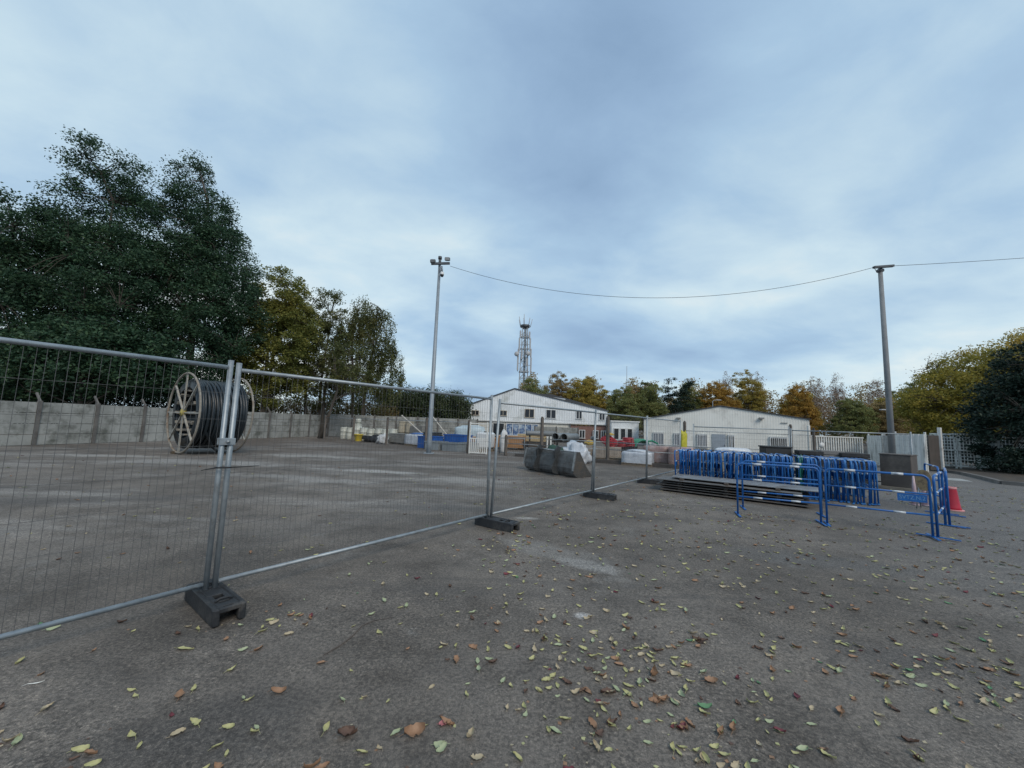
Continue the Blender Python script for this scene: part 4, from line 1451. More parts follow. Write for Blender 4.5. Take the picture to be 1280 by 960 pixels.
blabs = ['white barrel closest to the leaning tree trunk, at the row\'s wall end', 'white barrel second from the leaning tree trunk', 'tall white barrel with a small keg on its lid', 'white barrel right behind the yellow tub, towards the keg', 'white barrel right behind the yellow tub, farther from the keg', 'white barrel behind the fence post by the black heap', 'white barrel behind the black heap', 'white barrel at the beige drums\' end of the row']
for k, lb in enumerate(blabs):
    x = -13.1 + 0.66 * k
    barrel(lb, x, 30.6 - 0.33 * k + random.uniform(-0.12, 0.12), 0.29 if k != 2 else 0.33, random.uniform(0.86, 0.98) if k != 2 else 1.16)
barrel('small white keg standing on the tall white barrel', -13.1 + 1.32, 30.0, 0.21, 0.46, 1.19)
beige_m = mat('beige_cardboard', (0.36, 0.32, 0.24), (0.27, 0.24, 0.18), 0.8)
for k, lb in enumerate(('tall beige drum beside the white barrels', 'tall beige drum beside the grey tank')):
    t = thing('beige_drum', lb, 'drum', (-7.85 + 0.62 * k, 28.2 - 0.3 * k, 0), 0, 'tall beige drums in the store')
    MB().lathe([(0.27, 0), (0.28, 0.02), (0.28, 0.75), (0.29, 0.76), (0.29, 0.8), (0.28, 0.81), (0.28, 1.5), (0.26, 1.52), (0.0, 1.52)], 18).build('body', beige_m, t)
    MB().lathe([(0.285, 1.46), (0.29, 1.47), (0.29, 1.54), (0.0, 1.54)], 18).build('lid', beige_m, t)
yt = thing('yellow_tub', 'bright yellow plastic tub in front of the white barrels', 'tub', (-11.05, 28.35, 0))
MB().lathe([(0.24, 0), (0.31, 0.45), (0.33, 0.47), (0.33, 0.5), (0.29, 0.5), (0.24, 0.1), (0, 0.1)], 20, cap=False).build('tub_body', mat('yellow_plastic', (0.62, 0.47, 0.04), (0.5, 0.36, 0.03), 0.5), yt)
MB().lathe([(0.335, 0.44), (0.345, 0.45), (0.345, 0.48), (0.335, 0.49)], 20, cap=False).build('rim', mat('yellow_plastic', (1, 1, 1)), yt)

tarp_b = mat('black_tarp', (0.028, 0.03, 0.033), (0.016, 0.017, 0.02), 0.45, scale=4, bump=0.5, bscale=9)
film_w = mat('white_film', (0.62, 0.65, 0.68), (0.44, 0.48, 0.53), 0.3, scale=5, bump=0.5, bscale=12)


def sack(name, lab, cat, loc, s, m, seed, rz=0.0, amp=0.3, grp=None, sq=0.8):
    o = MB().blob((0, 0, s[2] * 0.7), s, seed, amp, 14, True, sq).build(name, m)
    tag(o, lab, cat, grp)
    place(o, loc, rz)
    return o


sack('black_heap', 'low heap of black sheeting beyond the yellow tub', 'heap', (-9.5, 27.6, 0), (1.05, 0.45, 0.30), tarp_b, 2, R(-25), 0.4)
sack('white_sack', 'crumpled bright white sack lying by the black heap', 'sack', (-8.55, 26.1, 0), (0.33, 0.3, 0.34), mat('white_woven', (0.72, 0.72, 0.70), (0.5, 0.5, 0.5), 0.7), 5, 0.4, 0.6)
# grey tank crate
gc = mat('grey_crate', (0.25, 0.245, 0.225), (0.16, 0.155, 0.14), 0.8, scale=3)


def slat_crate(name, lab, loc, rz, s, m, rows=4, grp=None, lid=None, cat='crate'):
    t = thing(name, lab, cat, loc, rz, grp)
    L, W, H = s
    for sx, sy, ln, ax_ in ((0, -1, L, 'x'), (0, 1, L, 'x'), (-1, 0, W - 0.06, 'y'), (1, 0, W - 0.06, 'y')):
        mb = MB()
        for r_ in range(rows):
            z = 0.1 + (H - 0.1) * (r_ + 0.5) / rows
            hh = (H - 0.1) / rows - 0.015
            if ax_ == 'x':
                mb.box((0, sy * (W / 2 - 0.015), z), (ln, 0.03, hh))
            else:
                mb.box((sx * (L / 2 - 0.015), 0, z), (0.03, ln, hh))
        mb.build('side_panel', m, t)
    mb = MB()
    for e in (-0.42, 0, 0.42):
        mb.box((e * L, 0, 0.045), (0.09, W - 0.02, 0.09))
    mb.box((0, 0, 0.105), (L - 0.08, W - 0.08, 0.025))
    mb.build('pallet_base', batten_m, t)
    if lid:
        MB().box((0, 0, H + 0.012), (L + 0.03, W + 0.03, 0.03), ch=0.006).build('cover', lid, t)
    return t


GC = 'crates standing in the store'
slat_crate('grey_crate', 'long grey slatted crate behind the crumpled white sack', (-7.35, 26.6, 0), R(-33), (1.5, 1.0, 0.68), gc, 3, GC, gc)
slat_crate('grey_crate', 'grey slatted crate between the long grey one and the wrapped pallet', (-6.35, 27.6, 0), R(-33), (1.2, 1.0, 1.25), gc, 5, GC, None)
# wrapped goods


def pallet(par, L, W, m=None):
    mb = MB()
    for y in (-0.42, 0, 0.42):
        mb.box((0, y * W, 0.05), (L, 0.09, 0.075))
    for k in range(6):
        mb.box((-L / 2 + L * (k + 0.5) / 6, 0, 0.10), (L / 6 - 0.045, W, 0.022))
    for y in (-0.42, 0, 0.42):
        mb.box((0, y * W, 0.006), (L, 0.1, 0.012))
    return mb.build('pallet', m or mat('pallet_wood', (0.28, 0.22, 0.15), (0.15, 0.115, 0.08), 0.9, stretch=(1, 6, 6)), par)


def wrapped(lab, loc, rz, s, m, seed, cap=None, grp='wrapped pallet loads'):
    t = thing('wrapped_pallet', lab, 'pallet load', loc, rz, grp)
    pallet(t, s[0], s[1])
    L, W, H = s
    mb = MB()
    n, lv = 28, 7
    vs = []
    for j in range(lv + 1):
        z = 0.115 + H * j / lv
        for k in range(n):
            a = 2 * PI * (k + 0.5) / n
            cx, cy = math.cos(a), math.sin(a)
            q = max(abs(cx), abs(cy))
            x, y = cx / q * L / 2 * 0.97, cy / q * W / 2 * 0.97
            e = 1 + 0.035 * noise.noise(Vector((x * 3 + seed, y * 3, z * 5))) - (0.05 if j == lv else 0)
            vs.append((x * e, y * e, z + (0.03 * noise.noise(Vector((x * 2, y * 2, seed))) if j == lv else 0)))
    fs = [(j * n + k, j * n + (k + 1) % n, (j + 1) * n + (k + 1) % n, (j + 1) * n + k) for j in range(lv) for k in range(n)]
    fs.append(tuple(lv * n + k for k in range(n)))
    mb.add(vs, fs, True)
    mb.build('film_wrap', m, t)
    if cap:
        MB().blob((0, 0, H + 0.15), (L * 0.4, W * 0.42, 0.07), seed, 0.3, 8).build('cover_sheet', cap, t)
    return t


bluesheet = mat('blue_sheet', (0.03, 0.13, 0.42), (0.02, 0.09, 0.3), 0.4)
wrapped('white wrapped pallet with blue sheet on top, by the dark layered stack', (-6.0, 25.3, 0), R(-33), (1.5, 1.0, 0.62), film_w, 4, bluesheet)
wrapped('shiny white film wrapped pallet near the dark kerb, beside the pinkish loads', (5.72, 17.35, 0.0), R(-28), (1.3, 0.9, 0.48), film_w, 9, film_w)
pink_br = mat('wrapped_pink_brick', (0.40, 0.27, 0.245), (0.28, 0.18, 0.16), 0.45, scale=3, dirt=(0.5, 0.44, 0.42), dscale=2.5, dthr=0.6)
wrapped('pinkish wrapped brick pallet just behind the shiny white one', (6.95, 18.4, 0), R(-28), (1.1, 1.0, 0.72), pink_br, 12)
wrapped('pinkish wrapped brick pallet nearest the blue stored barriers', (7.75, 17.5, 0), R(-28), (1.1, 1.0, 0.74), pink_br, 15)
pale_br = mat('pale_blocks', (0.42, 0.36, 0.30), (0.30, 0.255, 0.21), 0.85, scale=5)


def block_pallet(lab, loc, rz):
    t = thing('block_pallet', lab, 'pallet load', loc, rz, 'pallets of pale paving blocks')
    pallet(t, 1.1, 1.0)
    mb = MB()
    for k in range(5):
        for i in range(5):
            for j in range(3):
                mb.box((-0.44 + 0.22 * i, -0.33 + 0.33 * j, 0.175 + 0.108 * k), (0.212, 0.322, 0.102), ch=0.006)
    mb.build('blocks', pale_br, t)


block_pallet('pallet of pale blocks beside the big grey pipes', (3.75, 20.0, 0), R(-25))
block_pallet('pallet of pale blocks under the heaped red netting', (4.95, 19.45, 0), R(-25))
for k, lb in enumerate(('lower empty brown pallet by the dark kerb', 'upper empty brown pallet by the dark kerb')):
    t = thing('empty_pallet', lb, 'pallet', (5.15 + 0.06 * k, 18.45, 0.122 * k), R(-28 + 4 * k), 'empty brown pallets by the kerb')
    pallet(t, 1.2, 1.0)
# black layered stack
st = thing('dark_stack', 'dark layered stack of folded sheets beside the grey metal bins', 'stack', (-4.95, 24.9, 0), R(-33))
for k in range(7):
    MB().box((random.uniform(-0.05, 0.05), random.uniform(-0.05, 0.05), 0.07 + 0.132 * k), (1.35 - 0.09 * k, 0.95, 0.125), ch=0.03, rz=random.uniform(-0.06, 0.06)).build('layer', tarp_b, st)

bin_m = mat('grey_metal_bin', (0.33, 0.36, 0.37), (0.24, 0.265, 0.275), 0.5, 0.3, scale=2)
blue_box = mat('blue_plastic', (0.02, 0.12, 0.42), (0.014, 0.085, 0.31), 0.4)


def bin_(lab, loc, rz, s, m, grp):
    t = thing('open_bin', lab, 'bin', loc, rz, grp)
    L, W, H = s
    w_ = 0.03
    MB().box((0, -W / 2, H / 2), (L, w_, H)).box((0, W / 2, H / 2), (L, w_, H)).box((-L / 2, 0, H / 2), (w_, W - w_ - 0.006, H - 0.004)).box((L / 2, 0, H / 2), (w_, W - w_ - 0.006, H - 0.004)).box((0, 0, 0.03), (L - 0.05, W - 0.05, 0.03)).build('bin_body', m, t)
    MB().box((0, -W / 2 - 0.025, H - 0.03), (L + 0.08, 0.04, 0.06)).box((0, W / 2 + 0.025, H - 0.03), (L + 0.08, 0.04, 0.06)).box((L / 2 + 0.025, 0, H - 0.03), (0.04, W + 0.006, 0.056)).box((-L / 2 - 0.025, 0, H - 0.03), (0.04, W + 0.006, 0.056)).build('rim', m, t)
    return t


GBN = 'grey metal bins in a row'
bin_('grey metal bin behind the foot of the floodlight mast', (-4.25, 22.55, 0), R(-30), (1.0, 0.8, 0.48), bin_m, GBN)
bin_('grey metal bin between the floodlight mast and the white gate, farther from the gate', (-3.15, 22.0, 0), R(-30), (1.05, 0.8, 0.46), bin_m, GBN)
bin_('grey metal bin nearest the white gate', (-2.25, 22.9, 0), R(-30), (1.1, 0.8, 0.46), bin_m, GBN)
bin_('blue plastic box directly behind the floodlight mast', (-4.85, 23.75, 0), R(-30), (1.2, 0.9, 0.72), blue_box, 'blue plastic boxes behind the bins')
bin_('blue plastic box behind the grey metal bins, close to the orange timber', (-3.2, 24.0, 0), R(-30), (1.5, 0.9, 0.86), blue_box, 'blue plastic boxes behind the bins')

orange_t = mat('orange_timber', (0.46, 0.24, 0.09), (0.33, 0.16, 0.06), 0.8, scale=3, stretch=(1, 8, 8))
cream_t = mat('fresh_timber', (0.60, 0.47, 0.27), (0.45, 0.34, 0.19), 0.8, scale=3, stretch=(1, 8, 8))


def timber(lab, loc, rz, n, rows, L, m, grp='timber stacks in the store'):
    t = thing('timber_stack', lab, 'timber stack', loc, rz, grp)
    mb = MB()
    for k in range(rows):
        for i in range(n):
            mb.box((random.uniform(-0.05, 0.05), (i - n / 2) * 0.165, 0.17 + 0.105 * k), (L, 0.15, 0.095))
    mb.build('planks', m, t)
    mb = MB()
    for x in (-0.35, 0.35):
        mb.box((x * L, 0, 0.06), (0.1, n * 0.165, 0.118))
    mb.build('bearers', batten_m, t)
    return t


timber('orange timber stack behind the grey bin nearest the white gate', (-1.9, 24.6, 0), R(-20), 6, 6, 1.9, orange_t)
timber('orange timber stack just behind the low grey hurdle', (0.1, 25.6, 0), R(-15), 7, 7, 1.8, orange_t)
timber('pale fresh timber stack beside the orange one', (1.6, 27.6, 0), R(-15), 6, 8, 1.9, cream_t)
slat_crate('dark_rack', 'dark slatted rack under the mottled blue panes, near the pale timber', (1.75, 25.2, 0), R(-12), (1.7, 1.0, 0.55), mat('dark_rack_paint', (0.05, 0.05, 0.05), None, 0.7), 3, None, None, 'rack')
slat_crate('grey_crate', 'dull grey-green crate left of the big grey pipes', (2.0, 30.0, 0), R(-8), (1.5, 1.0, 0.9), mat('grey_green_crate', (0.17, 0.18, 0.14), None, 0.85), 4, GC, None)
sack('white_tarp', 'pale blue-white sheeted heap by the orange timber and wall', 'heap', (-3.2, 31.0, 0), (1.25, 0.7, 0.8), mat('pale_blue_sheet', (0.50, 0.60, 0.64), (0.38, 0.47, 0.52), 0.5), 8, R(-5), 0.15, None, 0.5)
wt = thing('white_tank', 'white plastic liquid tank behind the white yard gate', 'tank', (-1.45, 22.9, 0), R(-12))
MB().box((0, 0, 0.62), (0.95, 0.9, 0.92), ch=0.09).build('tank_body', mat('tank_plastic', (0.68, 0.70, 0.70), (0.55, 0.57, 0.58), 0.4), wt)
MB().lathe([(0.12, 0), (0.12, 0.07), (0, 0.07)], 12, (0, 0, 1.08)).build('cap', black_plastic, wt)
pallet(wt, 1.0, 0.95)
wb = sack('white_bundle', 'upright white bundle standing beside the nearer timber stack', 'bundle', (-0.35, 22.4, 0), (0.22, 0.22, 0.75), mat('white_woven', (1, 1, 1)), 3, 0, 0.15)

# big pipes
pipe_m = mat('grey_pipe_plastic', (0.21, 0.225, 0.23), (0.15, 0.16, 0.165), 0.5, scale=2)
pipe_in = pipe_m


def pipe(lab, loc, rz, L, r, tilt=0.0):
    t = thing('drain_pipe', lab, 'pipe', loc, rz, 'large grey drain pipes')
    M_ = Matrix.Rotation(PI / 2, 3, 'Y')
    MB().lathe([(r * 0.90, 0.0), (r, 0.0), (r * 1.0, 0.25), (r * 0.96, 0.3), (r * 0.96, L), (r * 0.88, L), (r * 0.88, 0.02), (r * 0.90, 0.0)], 24, (0, 0, 0), M_, True, False).build('barrel', pipe_m, t)
    MB().lathe([(r * 0.87, L - 0.3), (0.0, L - 0.3)], 16, (0, 0, 0), M_, True, False).build('far_plug', black_plastic, t)
    MB().lathe([(r * 1.0, 0.06), (r * 1.035, 0.07), (r * 1.035, 0.13), (r * 1.0, 0.14)], 24, (0, 0, 0), M_, True, False).build('collar', pipe_m, t)
    return t


pipe('large grey drain pipe, mouth towards the fence, the one nearer the dark post', (2.55, 21.9, 1.0), R(64), 2.4, 0.215)
pipe('large grey drain pipe, mouth towards the fence, the one nearer the blocks', (3.02, 21.75, 0.985), R(64), 2.4, 0.215)
pipe('dark grey drain pipe lying crosswise behind the other two', (1.0, 24.6, 1.1), R(2), 1.9, 0.16)
rk = thing('pipe_rack', 'dark timber rack carrying the large grey drain pipes', 'rack', (3.25, 22.9, 0), R(64))
for x in (-0.6, 0.9):
    MB().box((x, 0, 0.72), (0.12, 1.9, 0.1)).build('cross_beam', batten_m, rk)
    for y in (-0.8, 0.8):
        MB().box((x, y, 0.335), (0.1, 0.1, 0.67)).build('leg', batten_m, rk)
rk2 = MB()
for z in (0.47, 0.9):
    rk2.box((0, 0, z), (0.5, 0.3, 0.02))
rk2.box((0, 0, 0.23), (1.6, 0.5, 0.46))
rk2.box((0.9, 0, 0.7), (0.1, 0.1, 0.5))
rk2.box((-0.7, 0, 0.7), (0.1, 0.1, 0.48))
o = rk2.build('pipe_support', batten_m)
tag(o, 'low dark timber support under the crosswise dark pipe', 'support')
place(o, (1.95, 24.7, 0), R(2))
for k, lb in enumerate(('slim white marker post beside the dark fence post, nearer it', 'slim white marker post beside the dark fence post, farther from it')):
    o = MB().box((0, 0, 0.52), (0.085, 0.06, 1.04), ch=0.01).box((0, 0, 1.05), (0.095, 0.07, 0.03)).build('marker_post', whitep)
    tag(o, lb, 'post', 'slim white marker posts')
    place(o, (1.86 + 0.17 * k, 19.35, 0), 0.3)
sack('white_tarpaulin', 'crumpled white tarpaulin heaped behind the loader bucket', 'tarpaulin', (2.95, 17.4, 0), (0.62, 0.38, 0.46), film_w, 21, R(-30), 0.55)
sack('dark_green_bag', 'dark green bag heaped beside the crumpled white tarpaulin', 'bag', (2.05, 17.3, 0), (0.42, 0.3, 0.40), mat('dark_green_fabric', (0.02, 0.07, 0.05), None, 0.8), 23, 0.2, 0.4)

# red cable reels, netting, green hoses
red_p = mat('red_reel_paint', (0.38, 0.02, 0.03), (0.28, 0.014, 0.022), 0.45)


def coil(lab, loc, r, h, seed):
    t = thing('conduit_coil', lab, 'coil', loc, 0, 'stacked coils of red conduit')
    rr = random.Random(seed)
    n = int(h / 0.085)
    m = MB()
    for k in range(n):
        q, ox, oy = r * rr.uniform(0.86, 1.05), rr.uniform(-0.03, 0.03), rr.uniform(-0.03, 0.03)
        if k > n - 3:
            q *= 0.85
        m.tube([(ox + q * math.cos(a), oy + q * math.sin(a), 0.05 + k * 0.085 + 0.012 * math.sin(2 * a + k)) for a in np.linspace(0, 2 * PI, 26, endpoint=False)], 0.046, 7, closed=True)
    m.build('rings', red_p, t)
    m = MB()
    for k in range(4):
        a = PI / 2 * k + 0.4
        x, y = r * math.cos(a), r * math.sin(a)
        m.beam((x * 1.1, y * 1.1, 0.02), (x * 1.1, y * 1.1, n * 0.085), 0.04, 0.02)
    m.build('straps', mat('pale_strap', (0.5, 0.2, 0.18), None, 0.6), t)


coil('short coil of red conduit nearest the tall dark post', (5.22, 20.25, 0.447), 0.26, 0.56, 1)
coil('slim coil of red conduit between the other two', (5.70, 19.95, 0.447), 0.20, 0.52, 2)
coil('tallest coil of red conduit, next to the green hose', (6.14, 20.2, 0.447), 0.31, 0.74, 3)
slat_crate('low_crate', 'low dark crate carrying the three red coils', (5.75, 20.15, 0), R(-8), (1.7, 0.8, 0.42), batten_m, 2, None, batten_m)
def tangle(name, lab, cat, loc, s_, m, n, r_, seed):
    """a heap of loose loops of cord"""
    rr = random.Random(seed)
    mb = MB()
    for k in range(n):
        a0, tilt, sc = rr.uniform(0, 6), rr.uniform(-0.9, 0.9), rr.uniform(0.45, 1.0)
        ph = rr.uniform(0, 6)
        pts = []
        for a in np.linspace(0, 2 * PI, 18, endpoint=False):
            x, y = math.cos(a) * sc, math.sin(a) * sc * 0.8
            z = 0.5 + 0.42 * math.sin(a + a0) * abs(math.sin(tilt)) * sc + 0.1 * math.sin(3 * a + ph)
            q = a0
            pts.append(((x * math.cos(q) - y * math.sin(q)) * s_[0], (x * math.sin(q) + y * math.cos(q)) * s_[1], max(r_, z * (1.1 - 0.5 * sc) * 1.8 * s_[2])))
        mb.tube(pts, r_, 6, closed=True)
    o = tag(mb.build(name, m), lab, cat)
    return place(o, loc, 0.2)


tangle('red_netting', 'heap of bright red cord netting on the pale blocks', 'netting', (4.95, 19.45, 0.665), (0.42, 0.36, 0.50), mat('red_netting_fabric', (0.40, 0.015, 0.03), (0.22, 0.01, 0.018), 0.8, scale=14), 80, 0.024, 5)
tangle('yellow_webbing', 'small tuft of yellow webbing on top of the red netting', 'webbing', (5.0, 19.5, 1.2), (0.24, 0.18, 0.14), mat('yellow_webbing', (0.58, 0.42, 0.10), (0.4, 0.28, 0.07), 0.8), 16, 0.018, 9)
tangle('yellow_rope', 'tangle of yellow rope on the pale blocks beside the pipes', 'rope', (4.05, 19.65, 0.665), (0.30, 0.24, 0.26), mat('yellow_webbing', (1, 1, 1)), 26, 0.02, 11)
gh = thing('green_hose', 'coil of green hose next to the tallest red coil', 'hose', (6.85, 20.5, 0), R(20))
gm_ = mat('green_hose_plastic', (0.012, 0.25, 0.14), (0.008, 0.17, 0.10), 0.4)
m_ = MB()
for k in range(6):
    m_.tube([((0.48 + 0.02 * (k % 2)) * math.cos(a), 0.09 * k - 0.25 + 0.03 * math.sin(3 * a), 0.55 + (0.48 + 0.02 * (k % 2)) * math.sin(a)) for a in np.linspace(0, 2 * PI, 30, endpoint=False)], 0.05, 8, closed=True)
m_.build('coil', gm_, gh)
m_ = MB()
m_.tube([(0.45, 0, 0.95), (0.85, 0.05, 1.0), (1.25, 0.1, 0.85), (1.45, 0.1, 0.35), (1.5, 0.0, 0.05)], 0.05, 8)
m_.build('free_end', gm_, gh)
wbw = thing('wheelbarrow', 'black wheelbarrow parked by the empty brown pallets', 'wheelbarrow', (6.0, 19.75, 0), R(150))
m_ = MB()
tray = [(-0.45, 0.72), (0.45, 0.66), (0.32, 0.38), (-0.25, 0.36)]
m_.prism(tray, -0.3, 0.3)
m_.build('tray', black_plastic, wbw)
m_ = MB()
M_ = Matrix.Rotation(PI / 2, 3, 'X')
m_.lathe([(0.06, -0.05), (0.16, -0.05), (0.19, 0.0), (0.16, 0.05), (0.06, 0.05)], 18, (0.55, 0, 0.19), M_)
m_.build('wheel', black_rubber, wbw)
for y in (-0.25, 0.25):
    MB().tube([(0.55, y * 0.3, 0.19), (0.2, y, 0.36), (-0.5, y, 0.45), (-0.95, y, 0.62)], 0.018, 6).build('handle', black_plastic, wbw)
    MB().tube([(-0.25, y, 0.40), (-0.3, y, 0.0)], 0.016, 6).build('leg', black_plastic, wbw)

sack('yellow_sack', 'limp bright yellow sack hanging on a dark fence post', 'sack', (9.86, 22.02, 0.62), (0.17, 0.07, 0.56), mat('yellow_sack_plastic', (0.55, 0.50, 0.05), (0.38, 0.36, 0.03), 0.5, scale=5), 41, 0.2, 0.3, None, 0.5)
# things lying behind the stored barriers
sack('white_roll', 'long fat roll of white sheeting behind the stored barriers', 'roll', (8.25, 14.35, 0.845), (0.62, 0.20, 0.12), film_w, 51, R(-5), 0.12)
slat_crate('grey_crate', 'waist-high grey crate under the roll of white sheeting', (8.25, 14.4, 0), R(-5), (1.3, 0.9, 0.84), gc, 4, GC, None)
slat_crate('grey_crate', 'brown low crate behind the stored barriers, by the yellow sack', (8.55, 16.4, 0), R(-15), (1.3, 0.9, 0.84), mat('brown_crate', (0.10, 0.085, 0.07), None, 0.85), 5, GC, None)
dk = thing('dark_cabinet', 'dark square cabinet behind the stored barriers in front of barred window', 'cabinet', (9.72, 14.25, 0), R(-14))
dkm = mat('dark_cabinet_paint', (0.035, 0.037, 0.038), (0.022, 0.024, 0.025), 0.6)
MB().box((0, 0, 0.56), (0.82, 0.6, 1.1), ch=0.015).build('body', dkm, dk)
MB().box((0, 0, 1.135), (0.88, 0.66, 0.05), ch=0.01).build('top', dkm, dk)
kb_m = [mat('stack_dark_concrete', (0.10, 0.098, 0.095), (0.06, 0.06, 0.058), 0.9, scale=4), mat('stack_pale_concrete', (0.23, 0.225, 0.215), (0.16, 0.155, 0.15), 0.9, scale=4), black_rubber]
klab = ['dark stack of concrete kerb stones next to the dark cabinet', 'pale grey stack of concrete kerb stones behind the barriers', 'charcoal stack of kerb stones between the pale one and the black one', 'long black stack of kerb stones behind the barrier row\'s end', 'lowest dark stack of kerb stones touching the rusty steel crate']
for k, (q, L_, h_, mi) in enumerate((((10.25, 13.35), 0.72, 1.08, 2), ((10.85, 13.15), 0.66, 1.12, 1), ((11.3, 12.98), 0.46, 1.1, 0), ((11.25, 12.75), 0.75, 1.08, 2), ((11.85, 13.5), 0.5, 1.0, 0))):
    t = thing('kerb_stack', klab[k], 'stone stack', (*q, 0), R(-24), 'stacks of kerb stones behind the barriers')
    n = 7
    for j in range(n):
        hh = (h_ - 0.08) / n
        MB().box((random.uniform(-0.02, 0.02), 0, 0.08 + hh * (j + 0.5)), (L_ - 0.03, 0.6, hh - 0.012), ch=0.012).build('kerb_stone', kb_m[mi], t)
    MB().box((0, 0, 0.04), (L_ - 0.1, 0.5, 0.078)).build('bearer', batten_m, t)
# white struts leaning in the store
for k, (a_, b_, lb) in enumerate((((-7.3, 26.0, 1.9), (-6.3, 26.2, 1.05), 'shorter pale pole leaning over the wrapped pallet'), ((-5.6, 26.6, 2.2), (-4.55, 26.4, 1.0), 'longer pale pole leaning by the dark layered stack'))):
    a_, b_ = Vector(a_), Vector(b_)
    e = b_ + (b_ - a_) * (b_.z / (a_.z - b_.z))
    o = MB().tube([a_ - e, Vector((0, 0, 0.02))], 0.045, 8).tube([(a_ - e) * 0.99, (a_ - e) * 1.02], 0.055, 8).build('leaning_pole', mat('pale_pole', (0.55, 0.52, 0.46), (0.42, 0.39, 0.34), 0.7))
    tag(o, lb, 'pole', 'pale poles leaning in the store')
    o.location = e

# ---------------------------------------------------------------- trees
bark = mat('grey_bark', (0.085, 0.072, 0.058), (0.045, 0.038, 0.031), 0.95, scale=3, stretch=(3, 3, 0.6))
bark_b = mat('birch_bark', (0.36, 0.33, 0.29), (0.16, 0.145, 0.125), 0.9, scale=3, stretch=(2, 2, 1.4))
twig_m = mat('twig_bark', (0.12, 0.095, 0.08), (0.07, 0.056, 0.048), 0.95)


def leaf_cards(name, C_, size, m, parent, aspect=0.55, hang=0.0):
    """one small bent leaf at each point"""
    n = len(C_)
    a = RNG.normal(size=(n, 3))
    a[:, 2] = a[:, 2] * 0.6 - hang
    a /= np.linalg.norm(a, axis=1)[:, None]
    b = RNG.normal(size=(n, 3))
    b -= a * (a * b).sum(1)[:, None]
    b /= np.linalg.norm(b, axis=1)[:, None]
    s_ = size * RNG.uniform(0.65, 1.35, n)[:, None]
    V = np.empty((n, 4, 3))
    nrm = np.cross(a, b)
    V[:, 0] = C_ - a * s_ * 0.5
    V[:, 1] = C_ + b * s_ * aspect * 0.5 + nrm * s_ * 0.08
    V[:, 2] = C_ + a * s_ * 0.5
    V[:, 3] = C_ - b * s_ * aspect * 0.5 + nrm * s_ * 0.08
    me = bpy.data.meshes.new(name)
    me.vertices.add(n * 4)
    me.vertices.foreach_set('co', V.reshape(-1).astype(np.float32))
    me.loops.add(n * 4)
    me.loops.foreach_set('vertex_index', np.arange(n * 4, dtype=np.int32))
    me.polygons.add(n)
    me.polygons.foreach_set('loop_start', np.arange(0, n * 4, 4, dtype=np.int32))
    me.polygons.foreach_set('loop_total', np.full(n, 4, dtype=np.int32))
    me.materials.append(m)
    me.update(calc_edges=True)
    o = bpy.data.objects.new(name, me)
    COL.objects.link(o)
    o.parent = parent
    return o


def in_lobes(lobes, n, shell=0.55):
    """points inside a union of ellipsoid lobes (x, y, z, rx, ry, rz), thicker towards their skins"""
    wts = np.array([l[3] * l[4] * l[5] for l in lobes]) ** 0.8
    idx = RNG.choice(len(lobes), n, p=wts / wts.sum())
    L = np.array(lobes)[idx]
    d = RNG.normal(size=(n, 3))
    d /= np.linalg.norm(d, axis=1)[:, None]
    r_ = RNG.uniform(0, 1, n) ** (1 / 3)
    r_ = shell + (1 - shell) * r_ if shell < 1 else r_
    keep = RNG.uniform(0, 1, n) < 0.25
    r_ = np.where(keep, RNG.uniform(0.15, 1, n), r_)
    return L[:, :3] + d * r_[:, None] * L[:, 3:]


